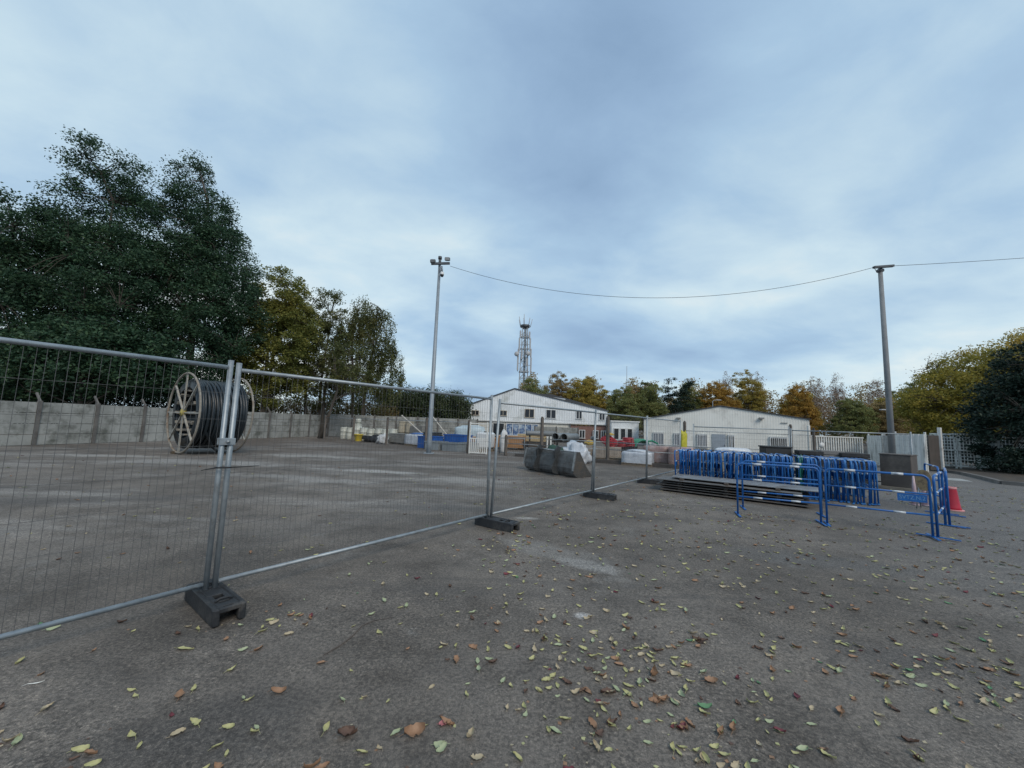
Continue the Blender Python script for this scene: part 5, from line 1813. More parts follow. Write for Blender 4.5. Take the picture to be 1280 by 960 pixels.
def tree(name, label, loc, lobes, h_trunk, r_trunk, ncl, per, csize, lsize, m_leaf, m_bark=None, group=None, hang=0.0, flat=0.6, trunks=1, cat='tree', twigs=True, shell=0.55, lean=(0, 0)):
    t = thing(name, label, cat, loc, 0, group)
    m_bark = m_bark or bark
    cl = in_lobes(lobes, ncl, shell)
    top = max(l[2] + l[5] * 0.12 for l in lobes)
    cx = np.mean([l[0] for l in lobes])
    cy = np.mean([l[1] for l in lobes])
    tr = MB()
    stems = []
    for s_ in range(trunks):
        ox = 0 if trunks == 1 else random.uniform(-0.9, 0.9)
        oy = 0 if trunks == 1 else random.uniform(-0.5, 0.5)
        ex = cx * 0.7 + lean[0] + (0 if trunks == 1 else ox * 2.2)
        ey = cy * 0.7 + lean[1]
        tp = top * random.uniform(0.85, 1.0)
        pts = []
        for k in range(9):
            f = k / 8
            pts.append(Vector((ox + (ex - ox) * f ** 1.3 + 0.12 * math.sin(f * 6 + s_), oy + (ey - oy) * f ** 1.3 + 0.1 * math.cos(f * 5 + s_), tp * f)))
        stems.append(pts)
        tr.tube(pts, [r_trunk * (1.25 if k == 0 else 1) * (1 - 0.85 * k / 8) for k in range(9)], 8)
    # limbs reach from the stems towards the leaf clusters
    order = np.argsort(RNG.uniform(size=ncl))
    nl = min(ncl, 26)
    nodes = [(p_, 0.3) for pts in stems for p_ in pts[2:]]
    for i in order[:nl]:
        c_ = Vector(cl[i])
        best = min(nodes[:9 * trunks], key=lambda q: (q[0] - c_).length + max(0, q[0].z - c_.z + 1.0) * 1.5)
        a_ = best[0]
        mid_ = a_.lerp(c_, 0.5) + Vector((0, 0, 0.12 * (c_ - a_).length)) + Vector(RNG.normal(size=3) * 0.15)
        rr = r_trunk * 0.28
        pts = [a_, a_.lerp(mid_, 0.5), mid_, mid_.lerp(c_, 0.55), c_]
        tr.tube(pts, [rr, rr * 0.8, rr * 0.6, rr * 0.4, rr * 0.15], 5, cap=False)
        nodes += [(p_, 0) for p_ in pts[2:]]
    if twigs:
        npos = np.array([tuple(q[0]) for q in nodes])
        for i in order[nl:]:
            c_ = cl[i]
            j = np.argmin(((npos - c_) ** 2).sum(1))
            a_ = Vector(npos[j])
            c_ = Vector(c_)
            mid_ = a_.lerp(c_, 0.5) + Vector((0, 0, 0.08 * (c_ - a_).length))
            tr.tube([a_, mid_, c_], [0.035, 0.022, 0.008], 3, cap=False)
    tr.build('trunk', m_bark, t)
    if per:
        n = ncl * per
        ci = np.repeat(np.arange(ncl), per)
        sz = csize * RNG.uniform(0.6, 1.3, ncl)[ci]
        off = RNG.normal(size=(n, 3))
        off *= (RNG.uniform(0, 1, n) ** 0.45 / np.linalg.norm(off, axis=1))[:, None] * 0.78
        loose = RNG.uniform(0, 1, n) < 0.13
        off[loose] *= RNG.uniform(1.0, 1.45, loose.sum())[:, None]
        off[:, 2] *= flat
        P_ = cl[ci] + off * sz[:, None]
        if hang:
            P_[:, 2] -= np.abs(RNG.normal(size=n)) * hang
            P_[:, 0] = cl[ci][:, 0] + off[:, 0] * sz * 0.55
        P_[:, 2] = np.maximum(P_[:, 2], 0.05)
        leaf_cards('crown', P_, lsize, m_leaf, t, hang=0.8 if hang else 0.0)
    return t


dk_green = leafmat('dark_green_leaves', [(0.0, (0.0134, 0.0322, 0.0188)), (0.3, (0.0242, 0.0564, 0.0309)), (0.6, (0.0403, 0.0886, 0.0456)), (0.85, (0.0698, 0.1261, 0.0564)), (1.0, (0.1141, 0.1409, 0.0537))], 0.25)
olive = leafmat('olive_yellow_leaves', [(0.0, (0.07, 0.092, 0.026)), (0.35, (0.14, 0.165, 0.042)), (0.6, (0.22, 0.222, 0.056)), (0.85, (0.31, 0.275, 0.066)), (1.0, (0.37, 0.29, 0.066))], 0.4)
olive_g = leafmat('olive_green_leaves', [(0.0, (0.05, 0.065, 0.026)), (0.4, (0.095, 0.115, 0.042)), (0.7, (0.15, 0.155, 0.055)), (1.0, (0.22, 0.185, 0.06))], 0.4)
hedge_g = leafmat('hedge_leaves', [(0.0, (0.0168, 0.0308, 0.0168)), (0.5, (0.0490, 0.0728, 0.0308)), (1.0, (0.1190, 0.1190, 0.0420))], 0.2)
ochre = leafmat('ochre_leaves', [(0.0, (0.1560, 0.1638, 0.0468)), (0.35, (0.2964, 0.2574, 0.0655)), (0.65, (0.4368, 0.3354, 0.0811)), (1.0, (0.6240, 0.4056, 0.0936))], 0.35)
orange_l = leafmat('orange_leaves', [(0.0, (0.1760, 0.1210, 0.0330)), (0.4, (0.3410, 0.2090, 0.0462)), (0.7, (0.4840, 0.2915, 0.0605)), (1.0, (0.5940, 0.3740, 0.0880))], 0.4)
rusty_l = leafmat('rusty_leaves', [(0.0, (0.1404, 0.1279, 0.0624)), (0.5, (0.2964, 0.2262, 0.1014)), (1.0, (0.4836, 0.3120, 0.1326))], 0.35)
moss_l = leafmat('moss_green_leaves', [(0.0, (0.0938, 0.1219, 0.0531)), (0.5, (0.2031, 0.2265, 0.0813)), (1.0, (0.3594, 0.3202, 0.1063))], 0.35)
ever_l = leafmat('evergreen_needles', [(0.0, (0.0077, 0.0176, 0.0132)), (0.5, (0.0154, 0.0352, 0.0242)), (1.0, (0.0308, 0.0550, 0.0308))], 0.1)
brown_tw = leafmat('bare_twig_sprays', [(0.0, (0.1794, 0.1346, 0.1076)), (0.6, (0.3050, 0.2242, 0.1704)), (1.0, (0.4844, 0.3229, 0.1973))], 0.1)

GT = 'tall dark trees behind the concrete wall'
tree('broadleaf_tree', 'tallest dark green tree, its thin pointed top highest behind the wall', (-28.6, 26.5, 0),
     [(0, 0, 9, 5.2, 4.2, 5.5), (-1.2, 0, 14.5, 3.6, 3, 4.2), (-1.6, 0, 18.6, 2.3, 2, 3.2), (2.2, -1, 10, 3.2, 3, 4.2), (-3.8, 0, 11.5, 3, 3, 3.5), (0.6, -1.5, 5, 4.6, 3, 3)], 14, 0.34, 640, 190, 1.2, 0.155, dk_green, group=GT)
tree('broadleaf_tree', 'second tallest dark green tree with a narrow notched top, right above the cable drum', (-23.4, 27.5, 0),
     [(-0.6, 0, 9, 4.2, 3.8, 5.0), (-0.9, 0, 14.2, 3.0, 2.6, 3.8), (-1.6, 0, 18.3, 1.6, 1.5, 2.7), (1.6, 0, 12, 2.4, 2.2, 3.4), (2.9, -0.5, 8.6, 2.4, 2.4, 3.2), (0, -1.5, 5.2, 3.8, 2.6, 2.8), (0.9, 0, 15.6, 1.5, 1.5, 2.0)], 14, 0.32, 620, 185, 1.1, 0.15, dk_green, group=GT)
tree('broadleaf_tree', 'dark spreading tree at the photo edge, behind the wall beside the tallest tree', (-35.5, 25.5, 0),
     [(0, 0, 8.5, 5, 4, 5), (1.2, 0, 12.8, 3.4, 3, 3.4), (3.5, -1.5, 6.5, 3.4, 3, 3.6), (2.6, -1, 3.5, 4, 2.6, 2)], 11, 0.34, 440, 145, 1.15, 0.18, dk_green, group=GT)
tree('broadleaf_tree', 'low dark green tree under the tallest ones, filling in above the wall', (-25.2, 22.6, 0),
     [(0, 0, 4.6, 3.6, 1.7, 2.4), (-3.4, 0, 4.2, 2.6, 1.6, 2.2), (3.0, 0.6, 4.6, 2.2, 1.6, 2.0)], 5, 0.2, 240, 140, 1.1, 0.2, dk_green, group=GT)
tree('broadleaf_tree', 'yellowing tree with dense pointed crown, just beyond the cable drum', (-19.6, 30.5, 0),
     [(0.2, 0, 7.2, 3.3, 2.4, 3.6), (0.5, 0, 10.8, 2.4, 1.8, 3.1), (-2.0, 0, 6.6, 2.2, 1.8, 2.6), (2.2, 0, 8.2, 1.9, 1.6, 2.6), (0, 0, 4.2, 3.4, 2, 1.9)], 9, 0.2, 520, 115, 0.85, 0.165, olive, trunks=3, group='autumn trees behind the concrete wall')
tree('broadleaf_tree', 'olive tree with upright feathery shoots between the yellowing tree and the birch', (-16.7, 33.0, 0),
     [(0, 0, 7.0, 2.6, 2, 3.4), (0.2, 0, 10.4, 1.6, 1.2, 2.7), (-0.9, 0, 8.6, 1.6, 1.2, 2.5), (0, 0, 4.2, 2.6, 1.6, 1.8)], 9, 0.17, 330, 90, 0.75, 0.155, olive_g, trunks=3, group='autumn trees behind the concrete wall')
tree('weeping_birch', 'green-brown weeping birch with hanging twigs at the end of the tree row', (-14.0, 35.0, 0),
     [(0, 0, 8.2, 2.5, 2, 3.4), (1.4, 0, 9.0, 1.8, 1.5, 3.1), (0.0, 0, 11.2, 1.6, 1.3, 2.0), (2.5, 0, 6.2, 1.7, 1.4, 2.4), (-0.2, 0, 4.7, 2.5, 1.6, 1.8)], 9, 0.19, 420, 90, 0.7, 0.15, olive_g, hang=0.8, trunks=2, group='autumn trees behind the concrete wall')
# a leaning trunk in front of the wall by the barrels
tree('leaning_tree', 'dark leaning tree trunk with sparse branches right by the white barrels', (-14.6, 29.8, 0),
     [(1.2, 0, 5.8, 1.9, 1.2, 1.8), (2.2, 0.5, 4.6, 1.5, 1.2, 1.3)], 5, 0.17, 55, 60, 0.8, 0.16, olive_g, lean=(0.9, 0), group='autumn trees behind the concrete wall')


def hedge(label, a, b, h0, h1, n, per, m, thick=1.2, cat='hedge', name='hedge'):
    t = thing(name, label, cat, (a[0], a[1], 0))
    d = np.array([b[0] - a[0], b[1] - a[1], 0.0])
    f = RNG.uniform(0, 1, n)
    hh = h0 + (h1 - h0) * f
    hh = hh * (0.93 + 0.11 * np.sin(f * 37) * np.sin(f * 13 + 1))
    z = hh * RNG.uniform(0.05, 1, n) ** 0.6
    P0 = d[None] * f[:, None] + RNG.normal(size=(n, 3)) * np.array([0.25, thick * 0.4, 0.0])
    P0[:, 2] = z
    ci = np.repeat(np.arange(n), per)
    P_ = P0[ci] + RNG.normal(size=(n * per, 3)) * np.array([0.26, 0.3, 0.36])
    P_[:, 2] = np.maximum(P_[:, 2], 0.03)
    leaf_cards('foliage', P_, 0.17, m, t, hang=-0.7)
    st_ = MB()
    for k in range(int(np.linalg.norm(d) / 0.9) + 1):
        q = d * (k * 0.9 / max(0.1, np.linalg.norm(d)))
        st_.tube([(q[0], q[1], 0), (q[0] + 0.05, q[1], h0 * 0.45), (q[0], q[1] + 0.05, h0 * 0.75)], [0.06, 0.05, 0.015], 5)
    st_.build('stems', bark, t)
    return t


hedge('tall dense conifer hedge behind the floodlight mast', (-13.6, 41.0), (-4.6, 40.4), 4.7, 4.5, 650, 90, hedge_g)
hedge('dark undergrowth filling the space under the tall trees behind the wall', (-38.0, 20.0), (-21.0, 31.5), 3.6, 3.4, 420, 70, ever_l, 2.2, 'undergrowth', 'undergrowth')
# brown undergrowth that shows between the trunks
hedge('low yellow-brown hedge seen between the tree trunks above the wall', (-26.0, 35.0), (-12.0, 39.5), 3.3, 3.1, 420, 60, rusty_l)

# autumn trees in the distance
GB3 = 'autumn trees along the skyline behind the buildings'
bgt = [
    # x, y, height, width, material, label, bare
    (4.2, 74, 9.6, 4.6, moss_l, 'moss green round tree touching the workshop ridge by the telecom tower', 0),
    (9.4, 78, 11.3, 5.6, rusty_l, 'broad rusty brown tree behind the long roof of the workshop', 0),
    (13.6, 76, 10.4, 4.8, ochre, 'ochre tree second behind the workshop roof', 0),
    (17.2, 80, 11.0, 4.6, ochre, 'ochre tree with upright top behind the workshop roof end', 0),
    (20.6, 72, 8.6, 4.8, moss_l, 'low moss green tree above the office annex', 0),
    (23.6, 78, 9.6, 4.6, rusty_l, 'rusty tree beside the thin radio mast, above the annex', 0),
    (27.0, 76, 9.4, 4.6, moss_l, 'moss green tree between the radio mast and the dark conifer', 0),
    (28.6, 82, 10.6, 4.2, olive_g, 'olive green tree close to the dark conifer', 0),
    (33.6, 78, 11.8, 5.8, ever_l, 'broad dark conifer above the gable of the wide shed', 0),
    (37.0, 80, 10.6, 4.6, moss_l, 'moss green tree between the dark conifer and the orange tree', 0),
    (41.0, 78, 10.8, 4.4, orange_l, 'bright orange tree directly above the shed ridge', 0),
    (44.4, 80, 10.4, 4.4, orange_l, 'darker orange tree beside the bright orange one', 0),
    (46.8, 84, 13.6, 4.6, brown_tw, 'thin pale tree with sparse leaves, first beyond the orange trees', 1),
    (50.6, 82, 13.8, 4.8, ochre, 'tall ochre tree highest above the shed roof', 0),
    (53.8, 84, 13.8, 4.4, brown_tw, 'thin pale tree beside the tall ochre one', 1),
    (55.2, 74, 10.2, 4.6, orange_l, 'golden orange tree above the right slope of the shed roof', 0),
    (58.4, 78, 9.2, 4.8, ochre, 'lower ochre tree at the shed roof\'s lower end', 0),
    (61.5, 84, 11.4, 3.8, brown_tw, 'thin leafless tree just past the shed roof end', 1),
    (65.2, 82, 13.0, 4.6, brown_tw, 'bare birch with brown haze of twigs, nearest the shed', 1),
    (64.0, 72, 8.0, 5.0, moss_l, 'mossy green tree under the bare birches', 0),
    (71.2, 84, 13.8, 4.2, brown_tw, 'tallest bare birch between the shed and the utility pole', 1),
    (69.6, 72, 7.6, 5.6, rusty_l, 'rusty ochre tree under the tallest bare birch', 0),
    (74.6, 76, 8.8, 5.0, ochre, 'ochre tree just before the utility pole', 0),
    (78.4, 82, 13.2, 4.8, brown_tw, 'bare birch right behind the utility pole', 1),
    (79.0, 76, 12.2, 5.0, moss_l, 'dark mossy tree touching the utility pole', 0),
    (82.4, 74, 9.2, 4.2, ever_l, 'small dark conifer between the utility pole and the big yellow tree', 0),
    (76.5, 66, 6.6, 5.0, ochre, 'low yellow tree behind the pale sheet fence', 0),
    (3.0, 86, 8.8, 3.0, brown_tw, 'small bare tree peeping over the workshop ridge', 1),
]
for x, y, h, wd, m, lb, bare in bgt:
    h *= 1.12
    r_ = wd / 2 * (1.05 if bare else 1.45)
    if bare:
        tree('bare_birch', lb, (x, y, 0), [(0, 0, h * 0.55, r_ * 0.9, r_ * 0.8, h * 0.3), (0, 0, h * 0.78, r_ * 0.65, r_ * 0.6, h * 0.22)], h * 0.8, 0.13, 190, 26, 0.9, 0.19, m, bark_b, GB3, hang=0.5, shell=0.3)
    elif m is ever_l:
        tree('conifer', lb, (x, y, 0), [(0, 0, h * 0.3, r_, r_, h * 0.26), (0.2, 0, h * 0.55, r_ * 0.75, r_ * 0.7, h * 0.24), (-r_ * 0.3, 0, h * 0.8, r_ * 0.35, r_ * 0.35, h * 0.18), (r_ * 0.45, 0, h * 0.76, r_ * 0.3, r_ * 0.3, h * 0.16)], h * 0.8, 0.22, 170, 80, 1.0, 0.26, m, None, GB3)
    else:
        q = random.uniform(-0.25, 0.25) * r_
        tree('autumn_tree', lb, (x, y, 0), [(q, 0, h * 0.38, r_, r_ * 0.9, h * 0.3), (-q, 0, h * 0.62, r_ * 0.8, r_ * 0.75, h * 0.25), (q * 1.5, 0, h * 0.82, r_ * 0.5, r_ * 0.5, h * 0.17), (r_ * 0.5, 0, h * 0.5, r_ * 0.6, r_ * 0.6, h * 0.22)], h * 0.75, 0.2, 320, 110, 0.8, 0.2, m, None, GB3)
# distant wood that closes the gaps between those trees
def far_wood(x0, x1, y, h, n, m):
    t = bpy.data.objects.new('far_wood', None)
    P_ = np.stack([RNG.uniform(x0, x1, n), y + RNG.normal(size=n) * 2.5, np.zeros(n)], 1)
    prof_ = h * (0.75 + 0.2 * np.sin(P_[:, 0] * 0.45) + 0.12 * np.sin(P_[:, 0] * 1.3 + 1))
    P_[:, 2] = prof_ * RNG.uniform(0, 1, n) ** 0.7
    o = leaf_cards('far_wood', P_, 0.42, m, None)
    o['kind'] = 'stuff'
    o['label'] = 'dull olive brown wood closing the gaps behind the autumn trees'


far_wood(2, 118, 95, 14.2, 90000, rusty_l)

# right-hand trees
tree('broadleaf_tree', 'big yellow-green rounded tree above the white storage cages', (36.2, 31.5, 0),
     [(0, 0, 3.8, 3.2, 3, 3.5), (1.6, 0, 5.9, 2.9, 2.6, 2.7), (-1.2, 0, 4.5, 2.4, 2.2, 2.6), (4.0, 0, 6.8, 2.7, 2.4, 2.7), (5.2, 0, 4.4, 3.2, 2.6, 3.5)], 6, 0.25, 480, 120, 1.0, 0.17, leafmat('yellow_green_leaves', [(0.0, (0.11, 0.12, 0.03)), (0.4, (0.24, 0.22, 0.045)), (0.7, (0.37, 0.30, 0.06)), (1.0, (0.50, 0.36, 0.07))], 0.45), group='trees along the road by the storage cages')
tree('broadleaf_tree', 'yellow-topped tree rising behind the dark evergreen', (45.5, 33, 0),
     [(-1, 0, 5.2, 3.9, 3, 4.2), (-3.0, 0, 8.8, 2.6, 2.2, 2.4), (0.6, 0, 9.4, 2.8, 2.2, 2.6)], 8, 0.28, 300, 110, 1.1, 0.18, ochre, group='trees along the road by the storage cages')
tree('bare_tree', 'bare twiggy tree top showing over the yellow-green tree', (41.0, 35.5, 0),
     [(0, 0, 7.6, 2.4, 2, 2.6), (-1.8, 0, 6.8, 2.0, 1.6, 2.0), (-3.6, 0, 5.8, 1.3, 1.2, 1.8)], 8, 0.2, 170, 9, 0.8, 0.13, brown_tw, group='trees along the road by the storage cages', shell=0.3)
tree('dark_evergreen', 'large very dark evergreen hanging down to the verge beside the road', (26.5, 19.2, 0),
     [(-1.7, -0.3, 1.3, 1.3, 1.2, 1.35), (0.6, -1.4, 1.3, 2.0, 1.4, 1.5), (0.6, -0.5, 3.6, 2.2, 1.6, 2.4), (0, 0, 2.9, 2.7, 2.4, 2.9), (0.3, 0, 5.0, 1.9, 1.8, 1.9), (-1.2, 0, 2.2, 1.7, 1.6, 2.1), (1.6, -0.6, 3.6, 2.4, 2.2, 2.8), (2.4, -1, 5.4, 2.2, 2, 2.2)], 5, 0.25, 620, 150, 0.75, 0.13, ever_l, group='trees along the road by the storage cages', shell=0.7)
rs = thing('road_sign', 'small pale round sign half hidden in the dark evergreen', 'sign', (24.0, 16.6, 0), R(-40))
MB().tube([(0, 0, 0), (0, 0, 2.15)], 0.035, 8).build('post', galv, rs)
MB().lathe([(0.24, 0), (0.24, 0.02)], 24, (0, -0.04, 1.95), Matrix.Rotation(PI / 2, 3, 'X')).build('sign_disc', ant_m, rs)

# ---------------------------------------------------------------- fallen leaves, twigs, grit
lm_ = {}


def fallen_mat(name, c1, c2, rough=0.65):
    return mat(name, c1, c2, rough, scale=25)


LM = [fallen_mat('pale_yellow_leaf', (0.46, 0.44, 0.23), (0.33, 0.32, 0.14)), fallen_mat('pale_green_leaf', (0.38, 0.42, 0.27), (0.27, 0.31, 0.18)),
      fallen_mat('cream_leaf', (0.47, 0.40, 0.28), (0.33, 0.27, 0.17)), fallen_mat('orange_brown_leaf', (0.33, 0.20, 0.12), (0.22, 0.12, 0.065)),
      fallen_mat('dark_brown_leaf', (0.13, 0.075, 0.05), (0.08, 0.045, 0.032)), fallen_mat('dark_red_leaf', (0.17, 0.035, 0.045), (0.10, 0.02, 0.03)),
      fallen_mat('fresh_green_leaf', (0.13, 0.27, 0.14), (0.08, 0.19, 0.09)), fallen_mat('pink_leaf', (0.48, 0.20, 0.20), (0.36, 0.12, 0.13))]


def leaf_shape(L, wd, curl, seed, lobed=False):
    """curled leaf blade with a midrib and a stalk, lying on z = 0"""
    rr = random.Random(seed)
    n = 9
    vs, fs = [], []
    tw = rr.uniform(-0.5, 0.5)
    bend = rr.uniform(-0.35, 0.35)
    for i in range(n + 1):
        f = i / n
        half = wd / 2 * (math.sin(PI * min(1, f * 1.02) ** 0.85) ** 0.8 if 0 < f < 1 else 0.02)
        if lobed:
            half *= 0.75 + 0.5 * abs(math.sin(f * 3.6 * PI))
        jl, jr = 1 + rr.uniform(-0.22, 0.14), 1 + rr.uniform(-0.22, 0.14)
        if rr.random() < 0.10:
            jl *= 0.55
        half = max(half, wd * 0.01)
        x = L * (f - 0.5)
        zc_ = curl * L * (1.6 * (f - 0.5) ** 2) + 0.03 * L * math.sin(f * 5 + seed)
        for s_ in (-1, -0.5, 0, 0.5, 1):
            up = abs(s_) ** 1.5 * wd * (0.16 + 0.5 * abs(curl)) * (1 + tw * s_) + 0.05 * wd * rr.uniform(-1, 1) * abs(s_)
            vs.append((x + bend * wd * math.sin(f * PI), s_ * half * (jl if s_ < 0 else jr) + bend * wd * 0.8 * math.sin(f * PI), zc_ + up + tw * s_ * f * 0.1 * wd))
    for i in range(n):
        for k in range(4):
            a = i * 5 + k
            fs.append((a, a + 1, a + 6, a + 5))
    zmin = min(v[2] for v in vs)
    vs = [(x, y, z - zmin + 0.001) for x, y, z in vs]
    m = MB().add(vs, fs, True)
    m.tube([(-0.5 * L, 0, vs[2][2]), (-0.62 * L, 0.03 * L, vs[2][2] * 0.6 + 0.002), (-0.78 * L, 0.09 * L, 0.003)], [0.0012, 0.001, 0.0008], 4, cap=False)
    return m


def to_xy(px_, py_):
    """ground point seen at photo fraction (px_, py_)"""
    v = CAM_M @ Vector((px_ * 1280 - 640, -(py_ * 960 - 480), -481))
    k = 1.6 / -v.z
    return v.x * k, v.y * k


KINDS = [  # label, category group, material, length, width, curl, lobed, weight
    ('small pale yellow oval leaf lying on the tarmac', 0, 0.062, 0.028, 0.22, False, 0.34),
    ('pale green oval leaf lying on the tarmac', 1, 0.068, 0.033, 0.24, False, 0.13),
    ('bleached cream leaf lying on the tarmac', 2, 0.06, 0.032, 0.3, False, 0.20),
    ('curled orange-brown leaf lying on the tarmac', 3, 0.068, 0.038, 0.32, False, 0.16),
    ('shrivelled dark brown leaf lying on the tarmac', 4, 0.065, 0.032, 0.35, True, 0.06),
    ('dark red leaf lying on the tarmac', 5, 0.06, 0.034, 0.25, False, 0.03),
    ('fresh green leaf lying on the tarmac', 6, 0.055, 0.03, 0.2, False, 0.02),
]
KGRP = ['small pale yellow leaves on the tarmac', 'pale green leaves on the tarmac', 'bleached cream leaves on the tarmac', 'orange-brown leaves on the tarmac', 'dark brown leaves on the tarmac', 'dark red leaves on the tarmac', 'fresh green leaves on the tarmac']
protos = []
for k, (lb, mi, L_, wd, cu_, lob, wt_) in enumerate(KINDS):
    protos.append([leaf_shape(L_, wd, cu_ * random.uniform(0.4, 1.4), 10 * k + j, lob or j == 4) for j in range(6)])


def density(x, y):
    fl = 0.16 + 0.84 / (1 + math.exp(-((x * 0.8 - y * 0.05) + 0.2) * 1.4))
    patch = 0.45 + 1.1 * max(0, noise.noise(Vector((x * 0.9, y * 0.9, 4.2)) + Vector((0.4, 0.1, 0))) + 0.15)
    pile = 2.2 * math.exp(-((x - 0.75) ** 2 / 0.30 + (y - 2.75) ** 2 / 0.30)) + 1.4 * math.exp(-((x - 3.2) ** 2 / 0.3 + (y - 2.9) ** 2 / 0.1)) + 0.9 * math.exp(-((x + 1.7) ** 2 / 0.05 + (y - 3.15) ** 2 / 0.1)) + 1.3 * math.exp(-((x + 0.02) ** 2 / 0.05 + (y - 5.6) ** 2 / 0.3))
    side = 1.0 if (y - 3.44) < (x + 2.5) * 1.27 else 0.5
    return fl * patch * side + pile


spots = []
tries = 0
while len(spots) < 2600 and tries < 200000:
    tries += 1
    y = 0.9 + (13.5 - 0.9) * random.random() ** 1.15
    x = random.uniform(-1.25 * y - 1, 1.4 * y + 0.5)
    if random.random() < density(x, y) / 2.4:
        if -4.2 < x - 6 < 4.5 and y > 8.0 and 5 < x < 9.6:
            continue
        spots.append((x, y))
spots.sort(key=lambda q: math.hypot(*q))
cum = np.cumsum([k[6] for k in KINDS])
protom = {}
stuffb = {}
for i, (x, y) in enumerate(spots):
    k = int(np.searchsorted(cum, random.random() * cum[-1]))
    j = random.randrange(6)
    s_ = random.uniform(0.45, 1.12)
    z = ground_z(x, y) + 0.001
    rz = random.uniform(0, 2 * PI)
    if i < 290:
        if (k, j) not in protom:
            o = protos[k][j].build('fallen_leaf', LM[KINDS[k][1]])
            tag(o, KINDS[k][0], 'leaf', KGRP[k])
            protom[(k, j)] = o
        else:
            o = protom[(k, j)].copy()
            COL.objects.link(o)
        o.location = (x, y, z)
        o.rotation_euler = (R(random.uniform(-6, 6)), R(random.uniform(-6, 6)), rz)
        o.scale = (s_, s_ * random.uniform(0.8, 1.2), s_ * random.uniform(0.7, 1.3))
    else:
        mb = stuffb.setdefault(KINDS[k][1], MB())
        src = protos[k][j]
        cz_, sz_ = math.cos(rz) * s_, math.sin(rz) * s_
        mb.add([(x + v[0] * cz_ - v[1] * sz_, y + v[0] * sz_ + v[1] * cz_, z + v[2] * s_) for v in src.v], src.f, True)
# crumbs of broken leaf
for q in range(1500):
    y = 1.0 + 6.5 * random.random() ** 1.4
    x = random.uniform(-1.2 * y, 1.35 * y)
    if random.random() > density(x, y) / 1.3:
        continue
    k = random.choice((2, 3, 3, 4, 4, 4, 0))
    mb = stuffb.setdefault(KINDS[k][1], MB())
    L_, a = random.uniform(0.006, 0.018), random.uniform(0, 6)
    z = ground_z(x, y) + 0.0015
    mb.add([(x + L_ * math.cos(a + b) * random.uniform(0.5, 1), y + L_ * math.sin(a + b) * random.uniform(0.5, 1), z + random.uniform(0, 0.004)) for b in (0, 1.5, 3.0, 4.6)], [(0, 1, 2, 3)])
# the remaining, smaller-looking leaves as one object with one slot per colour
allm = MB()
slots = []
midx = []
for si, (mi, mb) in enumerate(stuffb.items()):
    slots.append(LM[mi])
    allm.add(mb.v, mb.f, True)
    midx += [si] * len(mb.f)
o = allm.build('leaf_litter', slots[0])
for m in slots[1:]:
    o.data.materials.append(m)
o.data.polygons.foreach_set('material_index', midx)
o['kind'] = 'stuff'
o['label'] = 'scatter of small fallen autumn leaves over the tarmac farther off'

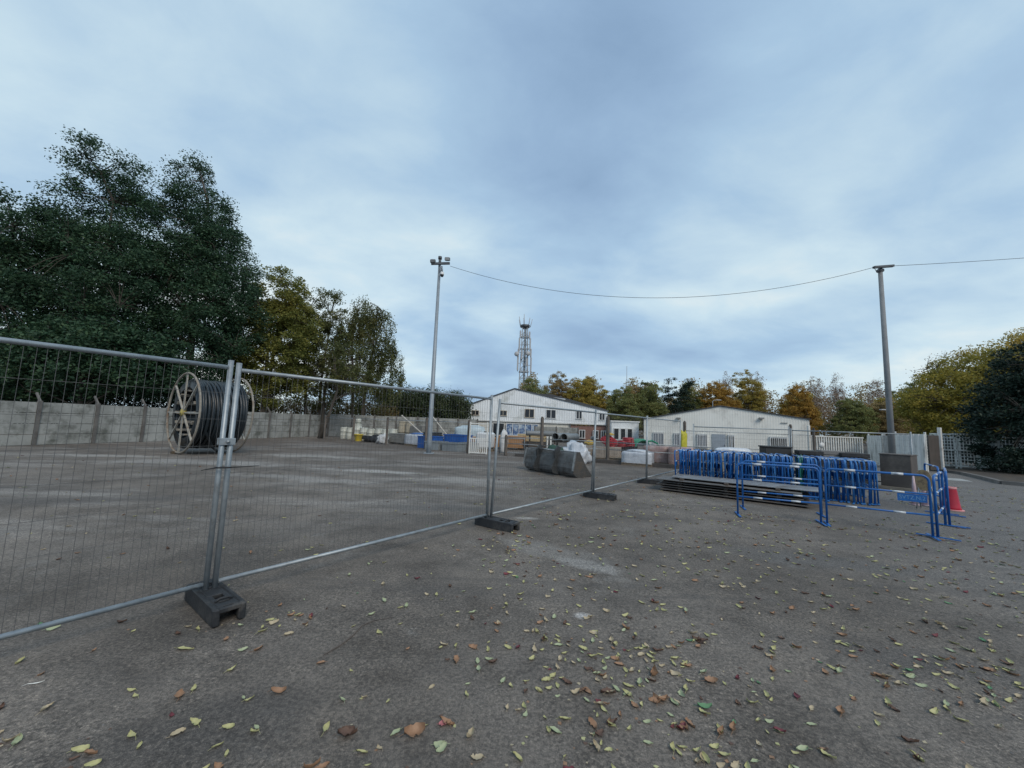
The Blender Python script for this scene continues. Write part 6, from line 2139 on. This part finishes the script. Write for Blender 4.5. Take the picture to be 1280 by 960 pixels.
# single leaves one can pick out
singles = [
    ('large folded brown leaf with a small pink leaf touching it', 3, 518, 919, 0.105, 0.06, 0.35, False, 0.3),
    ('small round pink leaf touching the large folded brown leaf', 7, 553, 906, 0.042, 0.04, 0.05, False, 0.0),
    ('broad purple-brown lobed leaf lying alone', 4, 760, 869, 0.095, 0.055, 0.2, True, 0.1),
    ('smooth orange-brown leaf above the bright yellow-green one', 3, 556, 904, 0.075, 0.042, 0.2, False, 2.5),
    ('bright yellow-green leaf below the orange-brown leaves', 1, 549, 931, 0.055, 0.034, 0.1, False, 0.2),
    ('brown leaf with a dark shrivelled tip, curled up at one side', 3, 348, 866, 0.085, 0.036, 0.4, False, 0.1),
    ('long golden leaf lying near the open end of the first rubber foot', 0, 232, 811, 0.115, 0.04, 0.12, False, 0.0),
    ('purple-brown crumpled leaf cluster lying on bare ground', 4, 434, 918, 0.095, 0.055, 0.4, True, 0.2),
    ('upright curled tan leaf amid the thick patch of leaves', 3, 816, 844, 0.085, 0.05, 0.6, False, 1.1),
    ('orange lobed leaf among pale leaves near the thick patch', 3, 889, 853, 0.085, 0.05, 0.2, True, 0.0),
    ('bright green leaf lying beside a yellow one', 6, 881, 884, 0.085, 0.045, 0.2, False, 0.0),
    ('narrow white scrap lying alone on dark ground', 2, 44, 857, 0.07, 0.012, 0.3, False, 0.6),
]
for lb, mi, u, v, L_, wd, cu_, lob, rz in singles:
    x, y = to_xy(u / 1280, v / 960)
    if mi == 2:
        m_s = whitep
    else:
        m_s = LM[mi]
    o = leaf_shape(L_, wd, cu_, int(u), lob).build('fallen_leaf' if mi != 2 else 'paper_scrap', m_s)
    tag(o, lb, 'leaf' if mi != 2 else 'scrap')
    o.location = (x, y, ground_z(x, y) + 0.002)
    o.rotation_euler = (0, 0, rz)
tq = [to_xy(u / 1280, v / 960) for u, v in ((404, 820), (425, 808), (440, 797), (452, 784), (468, 777), (492, 773))]
tw_o = MB().tube([(x - tq[0][0], y - tq[0][1], 0.006 + ground_z(x, y)) for x, y in tq], [0.002, 0.0035, 0.0035, 0.003, 0.0025, 0.0015], 6).build('twig', twig_m)
tag(tw_o, 'thin curved dark twig lying on the tarmac', 'twig')
tw_o.location = (tq[0][0], tq[0][1], 0)
# loose grit
gb = MB()
for i in range(900):
    y = 0.9 + 8 * random.random() ** 1.5
    x = random.uniform(-1.2 * y, 1.3 * y)
    r_ = random.uniform(0.002, 0.0075)
    z = ground_z(x, y)
    a = random.uniform(0, 6)
    vs = [(x + r_ * random.uniform(0.7, 1.3) * math.cos(a + k * PI / 2.5), y + r_ * random.uniform(0.7, 1.3) * math.sin(a + k * PI / 2.5), z) for k in range(5)] + [(x, y, z + r_ * random.uniform(0.6, 1.0))]
    gb.add(vs, [(k, (k + 1) % 5, 5) for k in range(5)])
o = gb.build('grit', mat('grit_stone', (0.20, 0.19, 0.18), (0.08, 0.078, 0.075), 0.9, scale=8))
o['kind'] = 'stuff'
o['label'] = 'loose grit scattered over the worn tarmac'
